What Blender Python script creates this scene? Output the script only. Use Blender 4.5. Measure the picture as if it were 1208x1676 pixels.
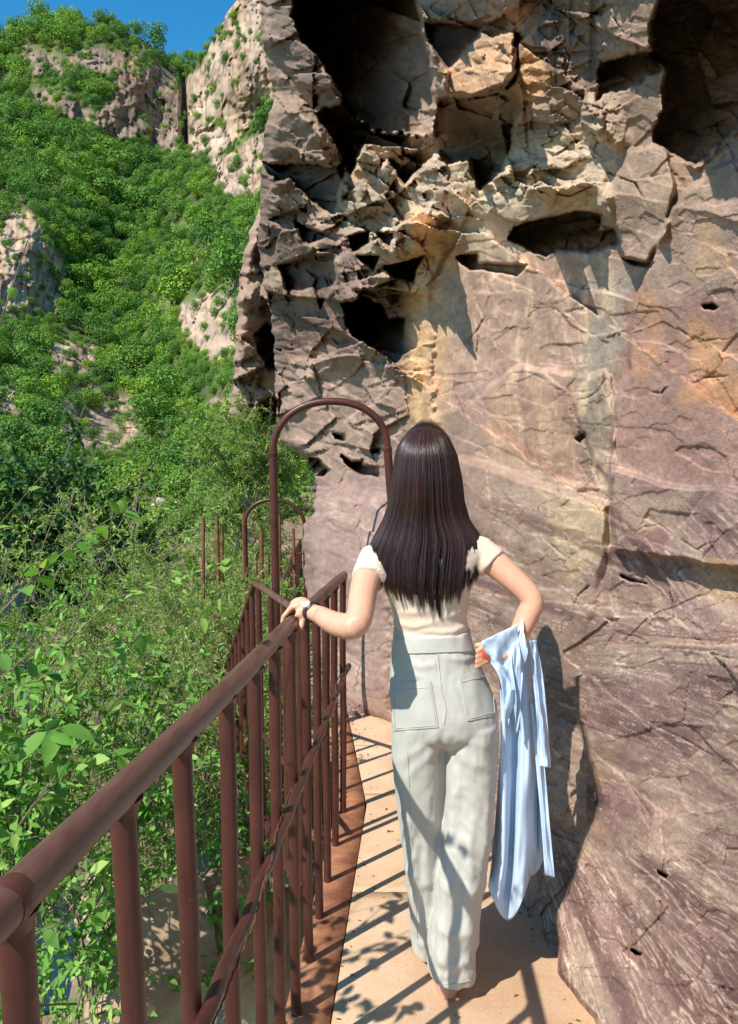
import bpy, bmesh, math, random
import numpy as np
from mathutils import Vector, Matrix
from mathutils.bvhtree import BVHTree

scene = bpy.context.scene
for _o in list(bpy.data.objects):
    bpy.data.objects.remove(_o, do_unlink=True)
C = scene.collection
random.seed(7)
RNG = np.random.default_rng(7)

# ---------------------------------------------------------------- camera
CAM = np.array([0.0, 0.0, 1.71])
PITCH = math.radians(8.0)
FOC = 1260.0                     # focal length in pixels of the 1208 x 1676 photograph
cd = bpy.data.cameras.new('camera')
cd.sensor_fit = 'VERTICAL'; cd.sensor_height = 24.0
cd.lens = 24.0 * FOC / 1676.0
cd.clip_start = 0.05; cd.clip_end = 4000.0
cam = bpy.data.objects.new('camera', cd); C.objects.link(cam)
cam.location = CAM; cam.rotation_euler = (math.radians(90) - PITCH, 0, 0)
scene.camera = cam

# ---------------------------------------------------------------- sky, sun, exposure
SUN_EL = math.radians(50); SUN_AZ = math.radians(225)      # azimuth clockwise from +Y
world = bpy.data.worlds.new('World'); scene.world = world
world.use_nodes = True
_wn = world.node_tree.nodes; _wl = world.node_tree.links
_wn.clear()
_sky = _wn.new('ShaderNodeTexSky'); _sky.sky_type = 'NISHITA'; _sky.sun_disc = False
_sky.sun_elevation = SUN_EL; _sky.sun_rotation = SUN_AZ
_sky.altitude = 600; _sky.air_density = 1.0; _sky.dust_density = 0.15; _sky.ozone_density = 2.2
_bg = _wn.new('ShaderNodeBackground'); _bg.inputs['Strength'].default_value = 0.14
_wo = _wn.new('ShaderNodeOutputWorld')
_hs = _wn.new('ShaderNodeHueSaturation'); _hs.inputs['Saturation'].default_value = 1.4; _hs.inputs['Hue'].default_value = .49
_wl.new(_sky.outputs[0], _hs.inputs['Color']); _wl.new(_hs.outputs[0], _bg.inputs['Color']); _wl.new(_bg.outputs[0], _wo.inputs['Surface'])
sl = bpy.data.lights.new('sun', 'SUN'); sl.energy = 5.0; sl.angle = math.radians(0.5); sl.color = (1.0, 0.955, 0.885)
sun = bpy.data.objects.new('sun', sl); C.objects.link(sun)
SUNV = Vector((-math.sin(SUN_AZ) * math.cos(SUN_EL), -math.cos(SUN_AZ) * math.cos(SUN_EL), -math.sin(SUN_EL)))  # travel
sun.rotation_euler = SUNV.to_track_quat('-Z', 'Y').to_euler()
vs_ = scene.view_settings
vs_.view_transform = 'Standard'; vs_.look = 'None'; vs_.exposure = 0.42; vs_.gamma = 1.0
vs_.use_curve_mapping = False
scene.cycles.max_bounces = 6; scene.cycles.transparent_max_bounces = 8
scene.cycles.diffuse_bounces = 3

# ---------------------------------------------------------------- helpers: pixels and rays
SP, CP = math.sin(PITCH), math.cos(PITCH)
def rays(u, v):
    """directions with forward component 1 for photograph pixels"""
    a = (np.asarray(u, float) - 604.0) / FOC; b = (838.0 - np.asarray(v, float)) / FOC
    a, b = np.broadcast_arrays(a, b)
    return np.stack([a, CP + b * SP, -SP + b * CP], -1)
def pts(u, v, w):
    return CAM + rays(u, v) * np.asarray(w, float)[..., None]
def at(u, v, Y):
    """point on the pixel's ray with the given world Y"""
    d = rays(u, v); return Vector(CAM + d * (Y / d[1]))
def atw(u, v, w):
    return Vector(CAM + rays(u, v) * w)
def proj(P):
    q = np.asarray(P, float) - CAM
    w = q[..., 1] * CP - q[..., 2] * SP
    up = q[..., 1] * SP + q[..., 2] * CP
    return 604 + FOC * q[..., 0] / w, 838 - FOC * up / w, w
FS = 0.122                                     # fall of the walkway per metre
def floor_z(y): return -FS * (y - 2.02)
def on_floor(u, v):
    d = rays(u, v); t = (CAM[2] - FS * 2.02) / (-d[2] - FS * d[1]); return Vector(CAM + d * t)
def S(r, g, b, a=1.0):
    f = lambda c: (c / 255 / 12.92) if c / 255 <= 0.04045 else ((c / 255 + 0.055) / 1.055) ** 2.4
    return (f(r), f(g), f(b), a)
def Sn(c):
    c = np.asarray(c, float) / 255.0
    return np.where(c <= 0.04045, c / 12.92, ((c + 0.055) / 1.055) ** 2.4)

# ---------------------------------------------------------------- helpers: noise
def _h(ix, iy, iz, seed):
    n = (ix.astype(np.int64) * 374761393 + iy.astype(np.int64) * 668265263 + iz.astype(np.int64) * 2147483647 + seed * 1274126177) & 0xFFFFFFFF
    n = ((n ^ (n >> 13)) * 1274126177) & 0xFFFFFFFF
    n = ((n ^ (n >> 16)) * 2246822519) & 0xFFFFFFFF
    return ((n ^ (n >> 15)) & 0xFFFFFF) / float(0xFFFFFF)
def vnoise(x, y, z=None, seed=0):
    x = np.asarray(x, float); y = np.asarray(y, float)
    z = np.zeros_like(x) if z is None else np.asarray(z, float)
    x, y, z = np.broadcast_arrays(x, y, z)
    ix, iy, iz = np.floor(x), np.floor(y), np.floor(z)
    fx, fy, fz = x - ix, y - iy, z - iz
    fx = fx * fx * (3 - 2 * fx); fy = fy * fy * (3 - 2 * fy); fz = fz * fz * (3 - 2 * fz)
    r = 0
    for dx in (0, 1):
        for dy in (0, 1):
            for dz in (0, 1):
                wgt = (fx if dx else 1 - fx) * (fy if dy else 1 - fy) * (fz if dz else 1 - fz)
                r = r + wgt * _h(ix + dx, iy + dy, iz + dz, seed)
    return r * 2 - 1
def fbm(x, y, z=None, oct=4, seed=0, gain=0.5, lac=2.03):
    s = 0; a = 1.0; t = 0
    for i in range(oct):
        s = s + a * vnoise(np.asarray(x) * lac ** i, np.asarray(y) * lac ** i, None if z is None else np.asarray(z) * lac ** i, seed + i * 17)
        t += a; a *= gain
    return s / t
def voronoi(x, y, seed=0, jit=0.9):
    """F1, F2, random id and cell centre of a 2D jittered grid"""
    x = np.asarray(x, float); y = np.asarray(y, float)
    ix, iy = np.floor(x), np.floor(y)
    f1 = np.full(x.shape, 9.0); f2 = np.full(x.shape, 9.0)
    cx = np.zeros(x.shape); cy = np.zeros(x.shape); idv = np.zeros(x.shape)
    z0 = np.zeros_like(ix)
    for dx in (-1, 0, 1):
        for dy in (-1, 0, 1):
            jx, jy = ix + dx, iy + dy
            px = jx + 0.5 + jit * (_h(jx, jy, z0, seed) - 0.5)
            py = jy + 0.5 + jit * (_h(jx, jy, z0, seed + 1) - 0.5)
            d = np.hypot(px - x, py - y)
            near = d < f1
            f2 = np.where(near, f1, np.minimum(f2, d))
            cx = np.where(near, px, cx); cy = np.where(near, py, cy)
            idv = np.where(near, _h(jx, jy, z0, seed + 2), idv)
            f1 = np.where(near, d, f1)
    return f1, f2, idv, cx, cy
def sstep(a, b, x):
    t = np.clip((np.asarray(x, float) - a) / (b - a), 0, 1); return t * t * (3 - 2 * t)
def poly_sd(u, v, poly):
    """signed distance to a polygon in pixels, negative inside"""
    p = np.asarray(poly, float); q = np.roll(p, -1, 0)
    d2 = np.full(u.shape, 1e12); ins = np.zeros(u.shape, bool)
    for (ax, ay), (bx, by) in zip(p, q):
        ex, ey = bx - ax, by - ay
        t = np.clip(((u - ax) * ex + (v - ay) * ey) / (ex * ex + ey * ey + 1e-9), 0, 1)
        d2 = np.minimum(d2, (u - ax - t * ex) ** 2 + (v - ay - t * ey) ** 2)
        if ay != by:
            ins ^= ((ay > v) != (by > v)) & (u < (bx - ax) * (v - ay) / (by - ay) + ax)
    d = np.sqrt(d2); return np.where(ins, -d, d)
def line_sd(u, v, line):
    """distance to an open polyline and the parameter 0..1 along it"""
    d2 = np.full(u.shape, 1e12); prm = np.zeros(u.shape); n = len(line) - 1
    for i in range(n):
        (ax, ay), (bx, by) = line[i], line[i + 1]
        ex, ey = bx - ax, by - ay
        t = np.clip(((u - ax) * ex + (v - ay) * ey) / (ex * ex + ey * ey + 1e-9), 0, 1)
        dd = (u - ax - t * ex) ** 2 + (v - ay - t * ey) ** 2
        prm = np.where(dd < d2, (i + t) / n, prm); d2 = np.minimum(d2, dd)
    return np.sqrt(d2), prm
class TPS:
    """thin-plate interpolation of scattered values over pixel coordinates"""
    def __init__(s, P, val, lam=1e-4):
        s.P = np.asarray(P, float) / 500.0; n = len(s.P)
        K = s.k(np.hypot(s.P[:, None, 0] - s.P[None, :, 0], s.P[:, None, 1] - s.P[None, :, 1])) + lam * np.eye(n)
        A = np.zeros((n + 3, n + 3)); A[:n, :n] = K
        A[:n, n] = 1; A[:n, n + 1:] = s.P; A[n, :n] = 1; A[n + 1:, :n] = s.P.T
        s.c = np.linalg.solve(A, np.concatenate([np.asarray(val, float), np.zeros(3)]))
    def k(s, r): return np.where(r > 1e-9, r * r * np.log(np.maximum(r, 1e-9)), 0)
    def __call__(s, u, v):
        x = np.asarray(u, float) / 500; y = np.asarray(v, float) / 500
        r = s.c[-3] + s.c[-2] * x + s.c[-1] * y
        for (px, py), c in zip(s.P, s.c[:-3]): r = r + c * s.k(np.hypot(x - px, y - py))
        return r

# ---------------------------------------------------------------- helpers: objects and meshes
def tag(o, label=None, cat=None, group=None, kind=None):
    if label: o['label'] = label
    if cat: o['category'] = cat
    if group: o['group'] = group
    if kind: o['kind'] = kind
    return o
def link(name, me, mat=None, parent=None, smooth=False):
    o = bpy.data.objects.new(name, me); C.objects.link(o)
    if mat is not None and me is not None:
        me.materials.clear(); me.materials.append(mat)
    if parent is not None: o.parent = parent
    if smooth and me is not None: me.shade_smooth()
    return o
def empty(name, loc=(0, 0, 0)):
    o = bpy.data.objects.new(name, None); o.location = loc; C.objects.link(o); o.empty_display_size = 0.1
    return o
def mesh_np(name, verts, faces):
    """mesh from (n,3) vertices and (m,3) or (m,4) faces, fast"""
    verts = np.ascontiguousarray(verts, np.float32); faces = np.ascontiguousarray(faces, np.int32)
    me = bpy.data.meshes.new(name); k = faces.shape[1]; m = len(faces)
    me.vertices.add(len(verts)); me.vertices.foreach_set('co', verts.ravel())
    me.loops.add(m * k); me.loops.foreach_set('vertex_index', faces.ravel())
    me.polygons.add(m); me.polygons.foreach_set('loop_start', np.arange(0, m * k, k, dtype=np.int32))
    me.update(calc_edges=True)
    return me
def grid_faces(nr, nc):
    i = np.arange(nr - 1)[:, None] * nc + np.arange(nc - 1)[None, :]
    return np.stack([i, i + 1, i + nc + 1, i + nc], -1).reshape(-1, 4)
def set_col(me, name, col):
    a = me.color_attributes.new(name, 'FLOAT_COLOR', 'POINT')
    c = np.ones((len(me.vertices), 4), np.float32); c[:, :3] = np.asarray(col).reshape(-1, 3)
    a.data.foreach_set('color', c.ravel())
class MB:
    """collects shapes that become ONE mesh"""
    def __init__(s): s.v = []; s.f = []
    def add(s, vs, fs):
        n = len(s.v); s.v += [tuple(p) for p in vs]; s.f += [tuple(i + n for i in f) for f in fs]; return s
    def box(s, c, sx, sy, sz, rz=0.0, M=None):
        ca, sa = math.cos(rz), math.sin(rz); vs = []
        for dx, dy, dz in ((-1,-1,-1),(1,-1,-1),(1,1,-1),(-1,1,-1),(-1,-1,1),(1,-1,1),(1,1,1),(-1,1,1)):
            x, y, z = dx * sx / 2, dy * sy / 2, dz * sz / 2
            vs.append((c[0] + x * ca - y * sa, c[1] + x * sa + y * ca, c[2] + z))
        return s.add(vs, [(0,3,2,1),(4,5,6,7),(0,1,5,4),(1,2,6,5),(2,3,7,6),(3,0,4,7)])
    def tube(s, P, R, n=10, caps=True, round_ends=False):
        P = [Vector(p) for p in P]
        if not hasattr(R, '__len__'): R = [R] * len(P)
        R = list(R)
        if round_ends:
            d0 = (P[0] - P[1]).normalized(); d1 = (P[-1] - P[-2]).normalized()
            P = [P[0] + d0 * R[0] * .95, P[0] + d0 * R[0] * .6] + P + [P[-1] + d1 * R[-1] * .6, P[-1] + d1 * R[-1] * .95]
            R = [R[0] * .3, R[0] * .8] + R + [R[-1] * .8, R[-1] * .3]
        t = (P[1] - P[0]).normalized(); a = t.orthogonal().normalized(); vs = []
        for i, p in enumerate(P):
            tt = (P[min(i + 1, len(P) - 1)] - P[max(i - 1, 0)])
            tt = tt.normalized() if tt.length > 1e-9 else t
            q = t.rotation_difference(tt); a = (q @ a); a = (a - tt * a.dot(tt)).normalized(); t = tt; b = t.cross(a)
            for k in range(n):
                th = 2 * math.pi * k / n; vs.append(p + (a * math.cos(th) + b * math.sin(th)) * R[i])
        fs = []
        for i in range(len(P) - 1):
            for k in range(n):
                k2 = (k + 1) % n; fs.append((i * n + k, i * n + k2, (i + 1) * n + k2, (i + 1) * n + k))
        if caps:
            fs.append(tuple(range(n - 1, -1, -1))); fs.append(tuple((len(P) - 1) * n + k for k in range(n)))
        return s.add(vs, fs)
    def rings(s, rings, caps=True):
        n = len(rings[0]); vs = [p for r in rings for p in r]; fs = []
        for i in range(len(rings) - 1):
            for k in range(n):
                k2 = (k + 1) % n; fs.append((i * n + k, i * n + k2, (i + 1) * n + k2, (i + 1) * n + k))
        if caps:
            fs.append(tuple(range(n - 1, -1, -1))); fs.append(tuple((len(rings) - 1) * n + k for k in range(n)))
        return s.add(vs, fs)
    def mesh(s, name):
        me = bpy.data.meshes.new(name); me.from_pydata(s.v, [], s.f); me.update(); return me
    def build(s, name, mat, parent=None, smooth=True):
        o = link(name, s.mesh(name), mat, parent)
        if smooth:
            s_me = o.data; s_me.shade_smooth()
            try: s_me.set_sharp_from_angle(angle=math.radians(40))
            except Exception: pass
        return o

# ---------------------------------------------------------------- helpers: materials
def new_mat(name):
    m = bpy.data.materials.new(name); m.use_nodes = True
    nt = m.node_tree; nt.nodes.clear()
    out = nt.nodes.new('ShaderNodeOutputMaterial'); p = nt.nodes.new('ShaderNodeBsdfPrincipled')
    nt.links.new(p.outputs[0], out.inputs['Surface'])
    return m, nt, p, out
def nn(nt, t, **kw):
    n = nt.nodes.new(t)
    for k, v in kw.items():
        if k in n.inputs: n.inputs[k].default_value = v
        else: setattr(n, k, v)
    return n
def mix_rgb(nt, fac, a, b, mode='MIX'):
    n = nt.nodes.new('ShaderNodeMix'); n.data_type = 'RGBA'; n.blend_type = mode
    for sock, v in ((n.inputs[0], fac), (n.inputs[6], a), (n.inputs[7], b)):
        if hasattr(v, 'is_output') or hasattr(v, 'links'): nt.links.new(v, sock)
        else: sock.default_value = v
    return n.outputs[2]
def ramp(nt, fac, stops, interp='LINEAR'):
    r = nt.nodes.new('ShaderNodeValToRGB'); e = r.color_ramp.elements; r.color_ramp.interpolation = interp
    while len(e) < len(stops): e.new(0.5)
    for i, (p, c) in enumerate(stops):
        e[i].position = p; e[i].color = c if hasattr(c, '__len__') else (c, c, c, 1)
    nt.links.new(fac, r.inputs[0]); return r.outputs[0]
def noise_tex(nt, scale, detail=4, rough=0.55, vec=None, dist=0.0):
    n = nn(nt, 'ShaderNodeTexNoise', Scale=scale, Detail=detail, Roughness=rough, Distortion=dist)
    if vec is not None: nt.links.new(vec, n.inputs['Vector'])
    return n.outputs['Fac']
def obj_coords(nt): return nn(nt, 'ShaderNodeTexCoord').outputs['Object']
def geo_pos(nt): return nn(nt, 'ShaderNodeNewGeometry').outputs['Position']
def bump(nt, p, height, strength=0.3, dist=0.01):
    b = nn(nt, 'ShaderNodeBump', Strength=strength, Distance=dist)
    nt.links.new(height, b.inputs['Height']); nt.links.new(b.outputs[0], p.inputs['Normal']); return b
def simple_mat(name, c1, c2, scale=8.0, rough=0.7, bump_s=0.2, bump_scale=60.0, spec=0.3, lo=0.35, hi=0.65, bdist=0.005):
    m, nt, p, out = new_mat(name)
    pos = geo_pos(nt)
    f = ramp(nt, noise_tex(nt, scale, 5, 0.6, pos), [(lo, 0), (hi, 1)])
    nt.links.new(mix_rgb(nt, f, c1, c2), p.inputs['Base Color'])
    p.inputs['Roughness'].default_value = rough; p.inputs['Specular IOR Level'].default_value = spec
    if bump_s > 0: bump(nt, p, noise_tex(nt, bump_scale, 4, 0.6, pos), bump_s, bdist)
    return m
# ================================================================ CLIFF beside the walkway
def ragged(u, v, amp, f, seed): return amp * fbm(u / f, v / f, oct=3, seed=seed)
CL_SIL = [(-900, 380), (-300, 405), (0, 424), (60, 430), (110, 437), (150, 452), (172, 446), (215, 434), (262, 430), (300, 428), (345, 424), (400, 420),
          (470, 434), (530, 446), (600, 450), (690, 454), (728, 466), (752, 498), (775, 512), (800, 516), (838, 513), (856, 499), (900, 496),
          (965, 500), (1060, 520), (1165, 548), (1300, 560), (1750, 590)]
CL_CTRL = [  # u, v, depth along the view axis: wall foot on the walkway, then the face above it
    (985, 1680, 2.10), (925, 1545, 2.40), (800, 1390, 3.22), (700, 1262, 4.2), (635, 1185, 5.02), (560, 1165, 5.35),
    (1208, 1676, 1.72), (1208, 1300, 1.80), (1080, 1300, 2.10), (900, 1150, 2.72), (1208, 838, 1.86), (1000, 838, 2.42), (1010, 600, 2.50),
    (1208, 500, 1.95), (840, 860, 3.15), (840, 600, 3.25), (700, 640, 4.1), (640, 850, 4.75), (560, 720, 6.0), (500, 900, 6.6), (520, 1050, 6.0),
    (1000, 250, 2.45), (1208, 250, 1.95), (1208, 0, 1.78), (1000, 0, 2.18), (840, 330, 3.1), (840, 0, 2.7), (700, 0, 3.25), (700, 330, 3.9),
    (560, 0, 4.3), (450, 0, 5.9), (560, 360, 5.3), (440, 350, 7.4), (455, 620, 8.0), (520, 560, 6.4), (2000, 838, 1.02), (2700, 838, .74),
    (2000, 1650, .86), (2000, 0, 1.02), (700, -900, 2.7), (1208, -900, 1.55), (420, -900, 4.9), (2200, -900, .9)]
cl_tps = TPS([c[:2] for c in CL_CTRL], [1.0 / c[2] for c in CL_CTRL], 2e-3)

# blocks, hollows and ledges: polygon, depth change in metres at the polygon (d0 at its top, d1 at its foot), edge width px
CL_FEAT = [
 ('hollow',  [(486,-26),(483,0),(482,27),(498,66),(519,86),(546,131),(561,170),(612,214),(700,224),(712,165),(698,75),(681,0),(679,-26)], 1.25, .6, 5),
 ('hollow2', [(515,185),(548,236),(574,287),(598,236),(624,272),(634,262),(662,303),(718,250),(735,266),(766,262),(785,310),(822,278),(838,228),(850,170),(840,152),(790,160),(718,157),(712,225),(610,215),(560,172)], .25, .95, 4),
 ('slab',    [(440,-200),(442,0),(433,69),(489,137),(540,155),(561,172),(546,131),(498,66),(482,27),(483,0),(484,-260)], -.45, -.35, 5),
 ('boulder', [(448,167),(492,173),(519,197),(546,238),(534,268),(483,262),(442,244),(433,206)], -.75, -.35, 14),
 ('notch',   [(430,271),(475,268),(564,271),(567,286),(558,310),(546,349),(516,334),(504,325),(495,310),(472,292),(454,295)], .65, .25, 4),
 ('block',   [(732,118),(785,66),(842,48),(848,57),(842,122),(824,144),(767,157),(719,153)], -.16, -.34, 4),
 ('over',    [(676,-60),(850,-60),(852,12),(792,41),(690,32),(682,0)], -.12, -.14, 4),
 ('notch2',  [(692,36),(790,43),(735,110),(702,70)], .42, .16, 4),
 ('fin',     [(682,0),(694,40),(704,75),(716,158),(728,158),(732,118),(702,68)], -.2, -.2, 4),
 ('crack1',  [(842,50),(850,60),(846,128),(826,148),(770,161),(824,140),(841,118)], .2, .2, 3),
 ('shade_overhang',    [(1080,-300),(1084,-30),(1400,-30),(1400,-300)], -.1, -.35, 6),  # unseen overhang above the view, brought forward to shade the right hollow
 ('hollow3', [(1086,-30),(1082,0),(1066,44),(1066,92),(1091,114),(1086,170),(1072,232),(1139,275),(1191,227),(1270,160),(1500,-30)], .55, .2, 4),
 ('notch3',  [(985,108),(1030,92),(1066,80),(1090,112),(1056,128),(1020,148),(977,163)], .3, .12, 4),
 ('ledgeE',  [(842,371),(942,345),(986,350),(982,376),(1006,374),(1014,398),(964,411),(916,406),(894,420),(833,389)], .55, .28, 3),
 ('lip',     [(700,300),(850,250),(985,240),(1000,350),(942,343),(842,369),(760,352)], .0, -.10, 10),
 ('ledgeF',  [(750,421),(780,415),(784,429),(860,436),(846,453),(795,443),(768,442)], .24, .16, 3),
 ('ledgeG',  [(1020,423),(1070,430),(1066,438),(1040,432)], .14, .12, 3),
 ('tri',     [(985,330),(1030,250),(1086,232),(1104,300),(1086,380),(1060,432),(1022,424),(1008,380)], -.06, -.12, 4),
 ('H', [(482,363),(540,385),(507,401),(495,397)], .45, .25, 3),
 ('I', [(570,387),(605,378),(601,398),(578,410)], .4, .2, 3),
 ('J', [(588,421),(623,418),(611,441)], .3, .2, 3),
 ('K', [(630,436),(695,418),(684,437),(678,465),(644,453)], .5, .25, 3),
 ('K2',[(618,385),(645,380),(641,408),(626,400)], .4, .25, 3),
 ('L', [(456,434),(498,419),(546,416),(550,458),(525,504),(512,470),(490,478),(468,473)], .29, .2, 3),
 ('M', [(561,498),(590,490),(626,496),(635,521),(661,524),(658,580),(626,574),(602,566),(576,539)], .95, .5, 4),
 ('Mlip', [(548,440),(640,452),(640,500),(600,492),(560,498)], -.1, -.3, 5),
 ('Q', [(509,752),(521,751),(538,770),(530,781),(510,775)], .7, .4, 3),
 ('R', [(560,746),(574,755),(594,752),(594,761),(620,764),(620,780),(590,776),(569,763)], .5, .3, 3),
 ('R2',[(606,735),(622,733),(622,741),(608,742)], .25, .15, 3),
 ('R3',[(548,711),(562,712),(562,719),(550,717)], .2, .15, 3),
 ('rightslab', [(4000,180),(1210,262),(1160,284),(1101,338),(1091,376),(1062,436),(1042,486),(1027,604),(1007,668),(1000,758),(996,826),(1010,900),(1200,930),(4000,930)], -.13, -.09, 4),
 ('ledgeT', [(757,749),(850,781),(941,808),(996,826),(992,900),(962,1040),(944,1105),(940,1180),(700,1180),(700,760)], -.12, .02, 9),
 ('ledgeU', [(1000,768),(1060,786),(1112,795),(1300,812),(4000,812),(4000,960),(1000,960)], -.07, .0, 5),
 ('ledgeV', [(690,690),(752,664),(786,652),(815,622),(845,604),(890,603),(950,613),(990,604),(1004,680),(1000,800),(860,780),(757,748)], -.055, .02, 5),
 ('greyblk',[(958,618),(982,604),(1003,612),(1008,660),(1000,790),(975,760),(950,700),(940,660)], -.045, -.03, 4),
 ('bulge', [(944,1108),(950,1180),(957,1200),(962,1234),(985,1314),(960,1370),(937,1424),(923,1470),(913,1490),(913,1563),(917,1586),(942,1626),(971,1666),(1000,1760),(4000,1760),(4000,1050),(1000,1060)], -.28, -.22, 5),
 ('hole1', [(1150,501),(1166,496),(1176,503),(1170,507),(1154,506)], .12, .1, 2),
 ('hole2', [(944,717),(958,708),(958,714),(950,722)], .08, .08, 2),
 ('cut1', [(1017,942),(1058,955),(1030,950)], .1, .08, 2),
 ('cut2', [(1076,1424),(1093,1433),(1090,1437),(1078,1430)], .12, .1, 2),
 ('cut3', [(1034,1554),(1047,1562),(1040,1561)], .1, .1, 2),
 ('rib', [(668,350),(700,340),(722,350),(724,420),(706,470),(712,690),(676,700),(664,560),(670,450)], -.10, -.08, 9),
 ('col', [(497,850),(560,800),(640,830),(640,1180),(540,1180),(500,960)], -.2, -.1, 18),
]
CL_CRACK = [  # dark joints: polyline, half width px, depth m
 ([(722,350),(700,372),(690,400),(705,440),(690,470)], 2.2, .08), ([(735,280),(728,330),(742,360),(720,392)], 1.8, .07),
 ([(1000,618),(985,640),(962,652),(930,655)], 1.6, .05), ([(1060,640),(1085,646),(1098,634)], 1.8, .06), ([(1130,628),(1208,612)], 1.4, .05),
 ([(880,872),(905,894),(928,914)], 1.8, .05), ([(884,936),(908,950)], 1.5, .05), ([(940,978),(960,972),(966,960),(948,976),(934,1012),(918,1050)], 1.8, .06),
 ([(985,1009),(1006,1018)], 1.5, .05), ([(1128,1042),(1156,1052)], 1.5, .05), ([(1150,1068),(1208,1078)], 1.6, .05), ([(962,1126),(972,1140)], 1.5, .05),
 ([(946,1170),(958,1178),(960,1190)], 1.5, .05), ([(955,1505),(974,1512)], 1.5, .05), ([(1066,1260),(1072,1275)], 1.5, .05),
 ([(780,480),(778,520),(784,560),(779,600),(776,640)], 3, .05), ([(770,470),(792,520),(768,560),(790,590)], 2, .05),
 ([(850,500),(905,505),(960,540)], 1.2, .03), ([(905,640),(985,640)], 1.3, .04), ([(760,650),(830,690),(860,720)], 1.3, .04),
 ([(520,620),(548,640),(560,680)], 1.6, .06), ([(570,600),(600,640),(590,700),(612,690)], 1.6, .06), ([(640,560),(628,610),(640,640),(600,668)], 1.8, .06),
 ([(480,560),(500,600),(492,650)], 1.6, .08), ([(530,690),(560,668),(575,690)], 1.5, .05), ([(560,800),(590,812),(600,830)], 1.6, .05),
 ([(590,790),(640,800)], 1.5, .05), ([(905,30),(930,90),(925,130)], 1.8, .05), ([(1000,20),(1030,70)], 1.6, .05), ([(960,270),(1040,300),(1060,340)], 1.6, .05),
 ([(860,300),(930,320),(980,300)], 1.8, .05), ([(1090,520),(1140,560),(1208,555)], 1.2, .03), ([(1020,880),(1080,860),(1140,900),(1208,880)], 1.5, .04),
 ([(1010,1060),(1080,1000),(1180,960)], 1.5, .04), ([(1060,1180),(1140,1220),(1208,1260)], 1.5, .04), ([(1075,1290),(1090,1400),(1080,1500),(1085,1600)], 1.6, .04),
 ([(1000,1240),(1060,1330),(1068,1420)], 1.5, .04), ([(960,1370),(1010,1480),(1020,1600)], 1.3, .03),
 ([(790,430),(800,480),(792,530)], 1.6, .04), ([(640,330),(665,370),(655,420)], 1.8, .06), ([(700,300),(690,340),(660,350)], 2, .08), ([(450,40),(470,90),(500,110)], 1.6, .06)]

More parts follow.
